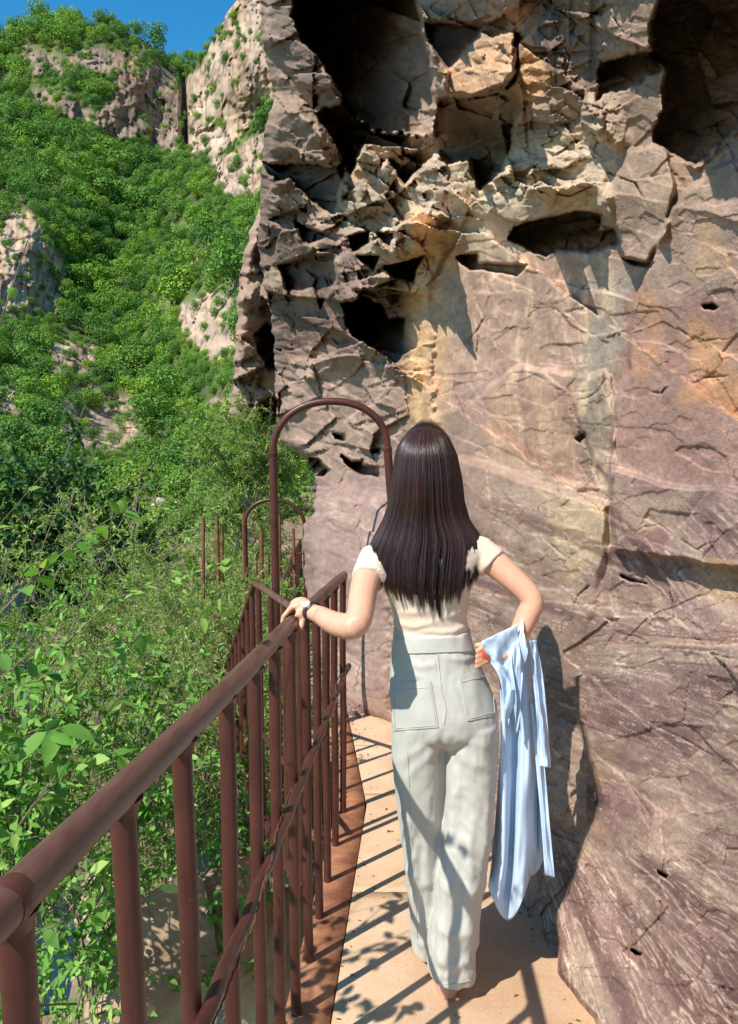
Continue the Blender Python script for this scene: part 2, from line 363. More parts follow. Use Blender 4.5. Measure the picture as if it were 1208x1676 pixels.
def cliff_colour(u, v, P, jum, seed=3):
    """base colour of the bare rock (minerals, stains, veins)"""
    X, Y, Z = P[..., 0], P[..., 1], P[..., 2]
    n1 = fbm(u / 160, v / 160, oct=4, seed=seed); n2 = fbm(u / 55, v / 55, oct=4, seed=seed + 9); n3 = fbm(u / 14, v / 14, oct=3, seed=seed + 5); n4 = fbm(u / 5, v / 5, oct=2, seed=seed + 6)
    col = np.ones(u.shape + (3,)) * Sn((150, 127, 113))
    def lay(c, m):
        nonlocal col
        m = np.clip(m, 0, 1)[..., None]; col = col * (1 - m) + Sn(c) * m
    def zone(poly, c, soft=30, amt=1.0, jag=28):
        d = poly_sd(u, v, poly) + jag * n2 + 0.35 * jag * n3
        lay(c, amt * (1 - sstep(-soft * .5, soft * .5, d + .5 * jag * n4)))
    # broad zones
    zone([(400,-300),(1208,-300),(1208,330),(1000,420),(700,360),(640,300),(400,420)], (139, 120, 103), 40)
    zone([(400,380),(540,370),(560,500),(520,640),(470,740),(400,700)], (134, 114, 99), 30)
    zone([(520,560),(660,560),(660,800),(560,800),(490,740),(450,690),(450,600)], (163, 140, 124), 30)
    zone([(490,790),(640,800),(690,1180),(540,1180)], (168, 143, 132), 26)
    zone([(560,220),(740,250),(800,330),(660,520),(600,420),(520,350)], (168, 152, 130), 26)
    zone([(740,250),(1000,200),(990,350),(860,430),(760,420)], (168, 152, 128), 26)
    zone([(660,340),(740,360),(760,480),(728,700),(664,700)], (180, 150, 116), 14, .8, 16)
    zone([(680,345),(705,350),(700,560),(690,700),(676,700),(672,500)], (212, 178, 132), 9, .8, 14)
    zone([(730,440),(1000,410),(1030,470),(1000,620),(740,640)], (166, 140, 122), 26)
    zone([(960,430),(1050,440),(1025,610),(955,600)], (146, 138, 124), 22, .8)
    zone([(800,640),(960,620),(1000,820),(850,780),(790,740)], (174, 144, 118), 24, .7, 34)
    zone([(940,600),(1006,604),(998,830),(960,760)], (142, 132, 114), 14, .85, 12)
    zone([(1060,440),(1208,270),(1208,480),(1040,500)], (152, 131, 117), 22)
    zone([(1030,480),(1208,480),(1208,800),(1000,760)], (148, 120, 108), 22)
    zone([(1120,360),(1180,330),(1190,440),(1130,450)], (180, 150, 112), 20, .5, 26)
    zone([(1060,490),(1100,470),(1080,600),(1040,610)], (180, 140, 104), 22, .6, 44)
    zone([(1120,520),(1220,560),(1220,680),(1120,650)], (184, 142, 102), 26, .7, 46)
    zone([(1000,770),(1208,800),(1208,1250),(950,1250),(960,1000)], (146, 121, 113), 22, 1, 40)
    zone([(1010,820),(1120,810),(1100,870),(1020,870)], (190, 172, 146), 12, .6, 30)
    zone([(1130,910),(1220,930),(1220,1010),(1150,1000)], (190, 154, 106), 14, .7, 30)
    zone([(960,1050),(1080,1040),(1080,1120),(990,1110)], (160, 145, 128), 16, .7, 26)
    zone([(880,800),(1000,828),(985,900),(930,960),(890,880)], (200, 178, 140), 12, .85, 20)
    zone([(760,760),(880,800),(930,960),(800,900)], (160, 135, 118), 20, .8)
    zone([(930,1250),(1208,1250),(1208,1676),(920,1676)], (146, 120, 111), 30, 1, 40)
    zone([(1070,1320),(1120,1320),(1130,1400),(1090,1420),(1070,1370)], (196, 168, 150), 8, .7, 22)
    zone([(880,1240),(1000,1230),(960,1420),(900,1420)], (176, 145, 114), 20, .6)
    zone([(440,0),(480,0),(500,70),(545,135),(540,160),(440,80)], (124, 108, 96), 8, .8, 6)
    zone([(720,120),(785,66),(842,48),(842,122),(767,157)], (170, 139, 106), 8, .8, 8)
    zone([(845,20),(905,130),(862,180),(845,150)], (180, 146, 106), 8, .8, 8)
    # vertical water stains
    st = fbm(u / 10 + 2 * n1 + .8 * n2, v / 150, oct=4, seed=41)
    sm = 1 - sstep(-40, 40, poly_sd(u, v, [(720,400),(1010,400),(1000,800),(860,780),(730,640)]))
    lay((205, 180, 148), sm * sstep(.12, .45, st) * .62 * sstep(-.4, .3, n2 + n3)); lay((135, 112, 100), sm * sstep(.1, .5, -st) * .6 * sstep(-.4, .3, n2 - n3))
    sm2 = 1 - sstep(-12, 12, poly_sd(u, v, [(850,-80),(980,-80),(975,140),(905,145),(880,60)]))
    lay((74, 65, 58), sm2 * (.25 + .7 * sstep(-.25, .2, fbm(u / 12, v / 260, oct=3, seed=77))))
    # slanting dark stains in the tan panel
    sl_ = (u - 0.28 * (v - 620)); lay((118, 98, 88), (1 - sstep(-12, 12, poly_sd(u, v, [(780,640),(980,620),(990,800),(850,780)]))) * sstep(.25, .6, np.sin(sl_ / 11 + 1.5 * n2)) * .5)
    # mineral veins, fanning towards the foot of the wall
    low = sstep(640, 900, v) * sstep(690, 760, u) + .6 * sstep(780, 840, v) * sstep(690, 600, u)
    low = np.clip(low, 0, 1); low = low * (1 - .75 * sstep(1000, 1040, u) * sstep(860, 780, v))
    aa = np.zeros_like(u); bb = np.zeros_like(u)
    f1, f2, zid, _, _ = voronoi((u + 30 * n2) / 210, (v + 30 * n2) / 170, 211)
    fan = sstep(1330, 1400, v + 40 * n2)
    for k, (sa, sb, wd, am) in enumerate([(300, 17, .05, .72), (150, 8.5, .07, .62), (70, 5, .11, .5)]):
        for kind in (0, 1):
            if kind == 0:
                th = np.where(zid < .3, .35, np.where(zid < .7, .6, .85)) - .25 * sstep(1020, 1100, v) * (u > 960)
                a = np.cos(th) * u + np.sin(th) * v; b = -np.sin(th) * u + np.cos(th) * v + 5 * n2; mk = 1 - fan
            else:
                a = np.hypot(u - 850, v - 1250); b = np.arctan2(v - 1250, u - 850) * 330 + 6 * n2; mk = fan
            if k == 0: aa = aa + a * mk; bb = bb + b * mk
            r = np.abs(fbm(a / sa, b / sb, oct=2, seed=90 + 7 * k + 3 * kind))
            gate = sstep(-.05 - .3 * kind, .3 - .2 * kind, fbm(a / 150, b / 40, oct=2, seed=190 + k))
            lay((218, 194, 172), (1 - sstep(0, wd, r)) * gate * min(1, am * (1 + .35 * kind)) * low * mk)
            if k == 0:
                r = fbm(a / 190 + n2 * .4, b / 24, oct=3, seed=131 + kind); lay((178, 158, 138), sstep(.06, .4, r) * .68 * low * mk); lay((108, 84, 80), sstep(.06, .4, -r) * .66 * low * mk)
    a, b = aa, bb
    # pale chips and dark flecks
    sp = fbm(a / 20, b / 3.6, oct=2, seed=151); lay((216, 196, 178), sstep(.45, .65, sp) * .6 * low)
    f1, f2, idv, _, _ = voronoi((u + 14 * n2) / 30, (v + 14 * n3) / 24, 61)
    col = col * (1 + (.34 * (idv - .5) * (.35 + .65 * jum)))[..., None]
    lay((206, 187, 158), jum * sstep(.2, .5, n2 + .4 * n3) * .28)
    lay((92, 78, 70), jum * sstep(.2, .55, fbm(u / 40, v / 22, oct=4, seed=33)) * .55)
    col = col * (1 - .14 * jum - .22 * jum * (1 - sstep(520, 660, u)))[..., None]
    col = col * (1 + .2 * n4 + .16 * n3 + .13 * n2 + .1 * n1)[..., None]
    f1, f2, idv, _, _ = voronoi((u + 26 * n2 + 8 * n3) / 105, (v + 26 * n1 + 8 * n3) / 70, 263)
    lay((84, 68, 60), (1 - sstep(.008, .03, f2 - f1)) * sstep(.0, .25, n2 + .5 * n1) * .75 * (1 - jum))
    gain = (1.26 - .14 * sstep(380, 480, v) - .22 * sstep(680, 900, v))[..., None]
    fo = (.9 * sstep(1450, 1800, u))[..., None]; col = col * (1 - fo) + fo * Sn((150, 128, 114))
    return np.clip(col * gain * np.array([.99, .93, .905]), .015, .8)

def rock_sheet(name, sil, v_rows, u_frac, u_max, extra_u, tps, feats, cracks, jum_fn, colour_fn, skirt=3.0, roll=26.0, amp=1.0, seed=0):
    vv = np.asarray(v_rows, float); sv = np.array([s[0] for s in sil], float); su = np.array([s[1] for s in sil], float)
    Lf = np.interp(vv, sv, su) + 5 * fbm(vv / 18, vv * 0, oct=3, seed=5 + seed) + 1.2 * vnoise(vv / 5, vv * 0, seed=8 + seed)
    U = Lf[:, None] + (u_max - Lf[:, None]) * np.asarray(u_frac)[None, :]
    if len(extra_u): U = np.concatenate([U, np.repeat(np.asarray(extra_u, float)[None, :], len(vv), 0)], 1)
    V = np.repeat(vv[:, None], U.shape[1], 1)
    w = 1.0 / np.maximum(tps(U, V), 0.08)
    jum = jum_fn(U, V)
    wu = U + 6 * fbm(U / 40, V / 40, oct=3, seed=21 + seed); wv = V + 6 * fbm(U / 40, V / 40, oct=3, seed=22 + seed)
    d = np.zeros_like(w); KK = 1 + 1.5 * sstep(820, 440, U)
    # broken planes at three sizes
    for k, (sx, sy, rot, aj, ab, gj, gb) in enumerate([(420, 250, .55, .10, .035, .0006, .00035), (140, 100, .35, .26, .004, .0026, .0001), (64, 46, -.3, .15, .0006, .0030, .0), (27, 18, .5, .034, .0003, .0020, .0), (12, 9, .1, .007, .0002, .0014, .0)]):
        cr, sr = math.cos(rot), math.sin(rot)
        A_ = (cr * wu + sr * wv) / sx; B_ = (-sr * wu + cr * wv) / sy
        f1, f2, idv, cx, cy = voronoi(A_, B_, 100 + 10 * k + seed)
        i2 = (idv * 7919) % 1; i3 = (idv * 104729) % 1
        d += (aj * jum * KK + ab * (1 - jum)) * (idv - .5) * 2
        d += (gj * jum * KK + gb * (1 - jum)) * ((A_ - cx) * sx * (i2 - .5) * 2 + (B_ - cy) * sy * (i3 - .35) * 2)
        d += (.012 * jum + .0002 * (1 - jum)) * (1 - sstep(0, .045, f2 - f1)) * (k < 3)
    # undercut beds: each bed comes forward to a lip and is cut back beneath it
    f1, f2, idl, _, _ = voronoi((wu + .2 * wv) / 120, wv / 95, 333 + seed)
    for sp_, am_, sh_ in ((46, .24, .28), (21, .085, -.2)):
        b_ = (wv + sh_ * wu) / sp_ + 5 * idl; fl_ = np.floor(b_); fr_b = b_ - fl_; hh = _h(fl_, np.floor(idl * 977), np.zeros_like(fl_), 9 + seed)
        d += am_ * .9 * KK * jum * sstep(-.25, .15, fbm(U / 70, V / 60, oct=2, seed=340 + seed)) * np.clip(hh * 1.5 - .35, 0, 1) * ((1 - fr_b) ** 1.3 - .35)
    ju2 = 6 * fbm(U / 34, V / 34, oct=2, seed=53 + seed)
    ju = 3.5 * fbm(U / 9, V / 9, oct=2, seed=51 + seed) + 5 * fbm(U / 30, V / 30, oct=2, seed=52 + seed)
    for nm, poly, d0, d1, ew in feats:
        p = np.asarray(poly, float); m = (U > p[:, 0].min() - 40) & (U < p[:, 0].max() + 40) & (V > p[:, 1].min() - 40) & (V < p[:, 1].max() + 40)
        if not m.any(): continue
        sd = poly_sd(U[m], V[m], poly) + (ju2[m] if nm in ('rightslab', 'ledgeT', 'ledgeU', 'ledgeV', 'greyblk', 'bulge', 'tri', 'ledgeG') else ju[m] * (.55 if ew < 4 else 1.0))
        t = np.clip((V[m] - p[:, 1].min()) / (np.ptp(p[:, 1]) + 1e-6), 0, 1)
        wt = 1 - sstep(-ew, ew, sd)
        if d0 > .3: d[m] *= (1 - .6 * wt)
        d[m] += (d0 + (d1 - d0) * t) * wt * (KK[m] * 1.15 if d0 > .12 else 1.0)
    for line, hw, dep in cracks:
        p = np.asarray(line, float); m = (U > p[:, 0].min() - 15) & (U < p[:, 0].max() + 15) & (V > p[:, 1].min() - 15) & (V < p[:, 1].max() + 15)
        sd, pr = line_sd(U[m] + .9 * ju2[m], V[m] + .9 * ju2[m], line)
        d[m] += (.7 if p[:, 1].mean() < 420 else .38) * dep * (1 - sstep(.2 * hw, .95 * hw, sd)) * np.sin(np.pi * pr) * sstep(-.5, .1, ju[m] / 5 + .2)
    # thin flakes that have spalled off the smooth faces, and hairline joints
    for sx_, sy_, th_, dp_, sd_ in ((70, 38, .13, .008, 271), (30, 17, .11, .0045, 272)):
        f1, f2, idv, _, _ = voronoi((wu + .4 * wv) / sx_, (wv - .2 * wu) / sy_, sd_ + seed); d += dp_ * (idv < th_) * (1 - jum) * sstep(.0, .05, f2 - f1)
    f1, f2, idv, _, _ = voronoi((U + 26 * fbm(U / 55, V / 55, oct=4, seed=12) + 8 * fbm(U / 14, V / 14, oct=3, seed=8)) / 105, (V + 26 * fbm(U / 160, V / 160, oct=4, seed=3) + 8 * fbm(U / 14, V / 14, oct=3, seed=8)) / 70, 263)
    d += .009 * (idv - .5) * (1 - jum)
    # weathered relief
    P0 = pts(U, V, w)
    q = P0 * 1.0
    d += (.022 * jum + .012) * fbm(q[..., 0] * 3 + q[..., 1] * 2, q[..., 2] * 4, q[..., 1] * 1.5, oct=4, seed=61 + seed)
    rid = np.abs(fbm(q[..., 0] * 9 + q[..., 1] * 6, q[..., 2] * 11, oct=3, seed=71 + seed)); d += (.010 * jum + .0012) * (1 - rid * 3)
    d += (.006 * jum + .0008) * fbm(U / 7, V / 6, oct=2, seed=72 + seed)
    d *= amp * (1 - .85 * sstep(1500, 1900, U))
    # the edge turns away from the walkway
    e = np.clip((U - Lf[:, None]) / roll, 0, 1); d += (1 - e) ** 2.2 * .55 * np.interp(V, [600, 1100], [1, .35])
    w2 = np.maximum(w + d, .3)
    P = pts(U, V, w2)
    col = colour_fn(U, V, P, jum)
    if skirt > 0:        # carry the rock on behind its visible edge
        back = P[:, :1, :] + np.array([[[.5, skirt, .3]]]) * 1.0; P = np.concatenate([back, P], 1)
        col = np.concatenate([col[:, :1], col], 1)
        top = P[:1] + np.array([2.5, 1.5, 14.0]); P = np.concatenate([top, P], 0); col = np.concatenate([col[:1], col], 0)
    me = mesh_np(name, P.reshape(-1, 3), grid_faces(*P.shape[:2])[:, ::-1])
    set_col(me, 'rock', col.reshape(-1, 3))
    return me, P

def rock_material(name, rough=.82, bs=.4):
    m, nt, p, out = new_mat(name)
    a = nn(nt, 'ShaderNodeAttribute', attribute_name='rock').outputs['Color']
    pos = geo_pos(nt)
    g = ramp(nt, noise_tex(nt, 55, 5, .7, pos), [(.25, .82), (.5, 1.0), (.75, 1.15)])
    c = mix_rgb(nt, 1.0, a, g, 'MULTIPLY')
    g2 = ramp(nt, noise_tex(nt, 7, 5, .65, pos, .6), [(.3, .86), (.7, 1.12)])
    c = mix_rgb(nt, 1.0, c, g2, 'MULTIPLY')
    nt.links.new(c, p.inputs['Base Color'])
    p.inputs['Roughness'].default_value = rough; p.inputs['Specular IOR Level'].default_value = .25
    hgt = nn(nt, 'ShaderNodeMath', operation='ADD')
    nt.links.new(noise_tex(nt, 26, 6, .65, pos), hgt.inputs[0]); nt.links.new(noise_tex(nt, 140, 4, .6, pos), hgt.inputs[1])
    bump(nt, p, hgt.outputs[0], bs, .008)
    return m
M_ROCK = rock_material('weathered_rock')
def jum_main(u, v):
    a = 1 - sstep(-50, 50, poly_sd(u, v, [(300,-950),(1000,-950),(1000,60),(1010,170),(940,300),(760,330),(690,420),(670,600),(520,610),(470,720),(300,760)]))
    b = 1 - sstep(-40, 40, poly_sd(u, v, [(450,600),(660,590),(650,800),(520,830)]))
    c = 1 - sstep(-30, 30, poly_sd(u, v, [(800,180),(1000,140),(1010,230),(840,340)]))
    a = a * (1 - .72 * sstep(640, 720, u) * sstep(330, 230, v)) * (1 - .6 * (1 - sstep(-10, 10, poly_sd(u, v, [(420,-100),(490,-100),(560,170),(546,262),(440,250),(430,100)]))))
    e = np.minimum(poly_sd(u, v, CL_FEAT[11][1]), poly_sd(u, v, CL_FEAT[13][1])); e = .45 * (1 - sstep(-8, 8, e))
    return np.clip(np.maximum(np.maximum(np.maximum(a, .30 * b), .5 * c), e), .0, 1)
v_rows = np.concatenate([np.linspace(-900, -60, 40), np.arange(-50, 1700, 1.9), [1760, 1830]])
u_frac = np.concatenate([np.linspace(0, .06, 26)[:-1], np.linspace(.06, 1, 375)])
extra_u = np.concatenate([np.arange(1213, 1420, 3.0), np.arange(1422, 1800, 5.5), np.linspace(1810, 2700, 60)])
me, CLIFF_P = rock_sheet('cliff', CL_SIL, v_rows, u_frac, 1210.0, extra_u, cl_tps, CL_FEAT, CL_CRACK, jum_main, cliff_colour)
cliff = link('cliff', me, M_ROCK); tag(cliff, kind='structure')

# the next buttress of the same gorge wall, farther along the path
BT_SIL = [(300, 440), (350, 418), (380, 408), (464, 391), (560, 386), (610, 383), (690, 377), (704, 384), (712, 420), (720, 520)]
BT = [(380, 360, 15), (380, 700, 15), (460, 360, 13.4), (460, 700, 13.6), (520, 500, 12.5), (520, 760, 12.5)]
bt_tps = TPS([c[:2] for c in BT], [1.0 / c[2] for c in BT], 1e-3)
BT_FEAT = [('h', [(415,545),(436,530),(452,545),(450,600),(440,606),(420,580)], .5, .3, 5), ('foot', [(430,655),(470,648),(520,650),(520,760),(415,705)], 2.2, 2.2, 5),
           ('r', [(392,480),(420,470),(424,540),(386,560)], -.4, -.2, 8)]
def bt_col(u, v, P, jum):
    c = cliff_colour(u * .9 + 60, v, P, jum, 8); n = fbm(u / 26, v / 50, oct=4, seed=4)
    b = np.ones_like(c) * Sn((160, 132, 114)) * (1 + .45 * n)[..., None]
    moss = (sstep(-.1, .4, fbm(u / 30, v / 22, oct=3, seed=14)) * (1 - sstep(20, 60, np.hypot(u - 425, (v - 500)))) * .7)[..., None]
    b = b * (1 - moss) + Sn((108, 104, 58)) * moss
    return np.clip(.25 * c + .75 * b, .02, .8)
me, _ = rock_sheet('cliff', BT_SIL, np.arange(300, 722, 3.0), np.linspace(0, 1, 48), 525.0, [], bt_tps, BT_FEAT, [([(415,600),(410,640),(416,680)], 2, .2), ([(412,410),(408,440),(418,470)], 2, .2)],
                   lambda u, v: np.full(u.shape, .5), bt_col, skirt=5.0, roll=18, amp=1.6, seed=300)
bt = link('cliff', me, M_ROCK, smooth=True); tag(bt, kind='structure')
# ================================================================ VALLEY AND FAR MOUNTAINS
SKY = [(-900, 160), (-500, 130), (-200, 90), (0, 58), (30, 47), (70, 40), (130, 38), (200, 49), (240, 68), (280, 98), (315, 103), (335, 88), (352, 60), (362, 40), (372, 20), (388, 0), (420, -25), (520, -80), (900, -160), (1300, -160)]
TER = [  # u, v, depth: ground that shows below the railing, then the valley floor, then the slopes
    (470, 1720, 4.2), (400, 1676, 5.0), (250, 1660, 6.5), (130, 1650, 12), (-100, 1676, 13), (-500, 1676, 12), (130, 1450, 15), (300, 1300, 8), (400, 1200, 8.5), (450, 1090, 9.5),
    (520, 1000, 11), (300, 1100, 13), (100, 1150, 20), (0, 1000, 36), (-300, 1000, 30), (100, 950, 42), (240, 865, 60), (330, 940, 30), (420, 900, 22), (480, 850, 25), (500, 760, 40), (600, 800, 40),
    (300, 800, 75), (300, 690, 150), (420, 700, 75), (420, 600, 110), (400, 500, 150), (420, 400, 190), (420, 330, 230), (100, 800, 70), (0, 800, 55), (0, 700, 90), (-300, 800, 45), (-300, 600, 110),
    (150, 690, 150), (150, 600, 190), (50, 520, 200), (50, 380, 215), (200, 400, 265), (0, 250, 290), (-300, 300, 260), (250, 250, 310), (250, 110, 325), (130, 60, 338), (130, 35, 350), (0, 60, 335), (-400, 100, 330),
    (330, 240, 300), (330, 100, 315), (310, 96, 420), (400, 240, 270), (400, 10, 290), (520, 300, 240), (520, -80, 290), (600, 500, 170), (800, 300, 250), (800, 900, 40), (800, -150, 300), (900, 1100, 20)]
ter_tps = TPS([c[:2] for c in TER], [math.log(c[2]) for c in TER], 3e-3)
def ter_w(u, v): return np.exp(ter_tps(u, v)) * (1 + sstep(60, 150, np.exp(ter_tps(u, v))) * (.035 * fbm(np.asarray(u) / 75 + .3 * np.asarray(v) / 75, np.asarray(v) / 130, oct=2, seed=231)))
OUT = [  # bare outcrops on the far slopes
    [(30,60),(45,122),(72,126),(130,116),(175,124),(232,98),(236,75),(190,80),(130,80),(100,96),(60,86)],
    [(192,104),(240,112),(288,122),(300,238),(270,252),(210,226),(182,236),(165,216),(100,192),(58,168),(52,146),(95,152),(150,186),(190,160)],
    [(300,132),(340,96),(345,60),(360,20),(400,-40),(450,-40),(470,150),(445,170),(420,182),(400,215),(380,240),(350,258),(300,249)],
    [(348,262),(398,236),(445,205),(470,290),(405,328),(365,318),(345,300)],
    [(-60,380),(0,378),(22,350),(46,345),(72,392),(100,420),(112,470),(85,517),(40,518),(0,528),(-60,540)],
    [(290,505),(340,478),(392,490),(388,575),(346,596),(295,550)], [(70,562),(165,560),(150,622),(84,622)],
    [(90,650),(150,628),(210,655),(222,722),(186,745),(100,735)], [(-10,628),(40,648),(62,692),(8,682)], [(328,662),(385,648),(385,704),(338,692)],
    [(300,420),(325,415),(322,445),(305,440)], [(276,210),(292,120),(304,130),(302,250),(282,250)]]
def out_mask(u, v):
    j = 9 * fbm(u / 16, v / 16, oct=3, seed=201) + 3 * fbm(u / 5, v / 5, oct=2, seed=202); m = np.full(u.shape, 99.0)
    for p in OUT: m = np.minimum(m, poly_sd(u, v, p))
    return m + j
sk_u = np.array([s[0] for s in SKY], float); sk_v = np.array([s[1] for s in SKY], float)
ucol = np.concatenate([np.linspace(-900, -60, 30), np.arange(-50, 560, 2.2), np.linspace(575, 1200, 22)])
top_v = np.interp(ucol, sk_u, sk_v)
tt = np.concatenate([np.linspace(0, .5, 420)[:-1], np.linspace(.5, .72, 110)[:-1], np.linspace(.72, 1, 70)])
TU = np.repeat(ucol[None, :], len(tt), 0); TV = top_v[None, :] + (1740 - top_v[None, :]) * tt[:, None]
TW = ter_w(TU, TV)
om = out_mask(TU, TV); rockm = 1 - sstep(-4, 4, om)
TW = TW * (1 + .012 * fbm(TU / 60, TV / 60, oct=4, seed=211))
vs1 = voronoi((TU + 6 * fbm(TU / 20, TV / 20, oct=2, seed=217)) / 15, TV / 42, 215)[2]; vs2 = voronoi(TU / 9, TV / 42, 216)[2]; vs3 = voronoi(TU / 30, (TV + .15 * TU) / 9, 218)[2]
rel = .018 * vs1 + .007 * vs2 + .006 * vs3 + .006 * np.abs(fbm(TU / 10, TV / 40, oct=3, seed=213))
TW = TW * (1 + rockm * (rel - .02))
cleft = np.exp(-((TU - (300 + .02 * (TV - 100))) / 5.5) ** 2) * sstep(90, 130, TV) * sstep(275, 235, TV); TW = TW * (1 + .12 * cleft)
TP = pts(TU, TV, TW)
n2 = fbm(TU / 18, TV / 18, oct=4, seed=221); n3 = fbm(TU / 6, TV / 6, oct=2, seed=222)
soil = np.ones(TU.shape + (3,)) * Sn((92, 98, 58)) * (1 + .4 * n2)[..., None]
nearm = sstep(60, 25, TW)[..., None]
soil = soil * (1 - nearm) + nearm * (Sn((132, 112, 90)) * (1 + .5 * n2 + .3 * n3)[..., None])
rk = np.ones(TU.shape + (3,)) * Sn((172, 150, 128)) * (1 + .3 * n2 + .3 * n3 + .3 * (vs1 - .5) + .35 * (vs3 - .5))[..., None]
rk = rk * (1 - .5 * (1 - sstep(.02, .12, np.abs(fbm(TU / 9, TV / 38, oct=3, seed=213))))[..., None])
dk = sstep(300, 285, TU) * sstep(300, 200, TV) * .8; rk = rk * (1 - dk[..., None] * .55)  # far left rock band darkened: its shade is put into the colour
warm = sstep(0, .5, fbm(TU / 30, TV / 60, oct=3, seed=225))[..., None]; rk = rk * (1 - .25 * warm * np.array([.2, .6, 1.0]))
tcol = np.clip(soil * (1 - rockm[..., None]) + rk * rockm[..., None], .01, .8)
back = TP[:1] + np.array([0, 90.0, -40.0]); TPx = np.concatenate([back, TP], 0); tcol = np.concatenate([tcol[:1], tcol], 0)
me = mesh_np('hillside', TPx.reshape(-1, 3), grid_faces(*TPx.shape[:2])[:, ::-1]); set_col(me, 'rock', tcol.reshape(-1, 3))
M_TERR = rock_material('hillside_rock_and_soil', .9, .4)
hill = link('hillside', me, M_TERR); tag(hill, kind='structure')
# the ground that runs on under and beyond everything, to the horizon
gm = bpy.data.meshes.new('ground'); R_ = 3000.0; ring = [(math.cos(a) * R_, math.sin(a) * R_, -30.0) for a in np.linspace(0, 2 * math.pi, 64, endpoint=False)]
gm.from_pydata([(0, 0, -30.0)] + ring, [], [(0, 1 + i, 1 + (i + 1) % 64) for i in range(64)])
M_GROUND = simple_mat('valley_soil', S(86, 92, 56), S(110, 104, 74), .2, .95, .2, 4)
tag(link('ground', gm, M_GROUND), kind='structure')

# stream in the bottom of the gorge
M_WATER, nt, p, _o = new_mat('stream_water')
p.inputs['Base Color'].default_value = S(36, 52, 66); p.inputs['Roughness'].default_value = .12; p.inputs['Specular IOR Level'].default_value = .6
bump(nt, p, noise_tex(nt, 3.5, 5, .6, geo_pos(nt)), .5, .06)
def terr(u, v): return Vector(pts(np.array([u * 1.0]), np.array([v * 1.0]), np.exp(ter_tps(np.array([u * 1.0]), np.array([v * 1.0]))))[0])
cl = [terr(u, v) for u, v in ((60, 1676), (110, 1600), (120, 1480), (90, 1340), (50, 1180), (5, 1040), (20, 1000), (100, 950), (190, 895), (240, 862), (268, 835))]
W, F = [], []
for i, c in enumerate(cl):
    t = (cl[min(i + 1, len(cl) - 1)] - cl[max(i - 1, 0)]); t.z = 0; t.normalize(); s_ = Vector((t.y, -t.x, 0)); hw = .9 + .012 * c.length
    for k in range(5): W.append(c + s_ * hw * (k / 2 - 1) + Vector((0, 0, .28)))
F = grid_faces(len(cl), 5)
stream = link('stream', mesh_np('stream', np.array([tuple(x) for x in W]), F), M_WATER, smooth=True); tag(stream, kind='structure')

# ---------------------------------------------------------------- boulders
M_BOUL = simple_mat('pale_river_stone', S(172, 158, 142), S(204, 192, 176), 3, .85, .5, 12, .25, bdist=.05)
M_BANK = simple_mat('ochre_bank_stone', S(150, 124, 100), S(184, 160, 132), 5, .88, .5, 30, .2, bdist=.02)
def boulder_mesh(seed, n=2):
    bm = bmesh.new(); bmesh.ops.create_icosphere(bm, subdivisions=4, radius=1.0)
    rg = np.random.default_rng(seed); P = np.array([v.co[:] for v in bm.verts])
    for i in range(13):      # cleave with random planes
        d = rg.normal(size=3); d /= np.linalg.norm(d); h = rg.uniform(.55, .9); e = P @ d - h; P = P - np.outer(np.maximum(e, 0) * .94, d)
    P += .05 * fbm(P[:, 0] * 2 + seed, P[:, 1] * 2, P[:, 2] * 2, oct=4, seed=seed)[:, None] * P
    for v, q in zip(bm.verts, P): v.co = q
    me = bpy.data.meshes.new('boulder'); bm.to_mesh(me); bm.free(); return me
BM = [boulder_mesh(i) for i in range(6)]
for i, (u, v, s, lb) in enumerate([(232, 868, 2.2, 'largest pale boulder in the stream bed, far below the small arch'), (262, 846, 1.5, 'pale boulder just above the largest one in the stream bed'), (272, 832, 1.1, 'small pale boulder highest up the stream bed'),
        (246, 890, 1.1, 'low pale boulder at the near foot of the largest stream boulder'), (214, 880, .9, 'small pale boulder left of the largest stream boulder'), (306, 692, 2.2, 'white boulder among trees on the upper stream'), (296, 700, 1.4, 'small white boulder left of the one on the upper stream')]):
    c = terr(u, v); o = link('boulder', BM[i % 6], M_BOUL, smooth=False); o.location = c + Vector((0, 0, s * .25)); o.scale = (s * 1.2, s, s * .75); o.rotation_euler = (0, 0, i * 1.3)
    tag(o, lb, 'boulder', 'boulders in the stream bed')
for i, (u, v, w, s, lb) in enumerate([(262, 1610, 3.5, .46, 'ochre bank rock below the near railing, seen between its balusters'), (335, 1520, 3.9, .42, 'pale bank rock beneath the shrubs behind the near balusters'), (430, 1560, 4.6, .5, 'ochre bank rock close under the walkway edge'), (190, 1500, 8.5, .7, 'mossy bank rock beside the dark stream')]):
    me = BM[(i + 2) % 6].copy(); o = link('boulder', me, M_BANK); o.location = atw(u, v, w); o.scale = (s * .7, s * .8, s * 1.15); o.rotation_euler = (.2 * i, .1, i * 2.1)
    tag(o, lb, 'rock', 'rocks on the bank')
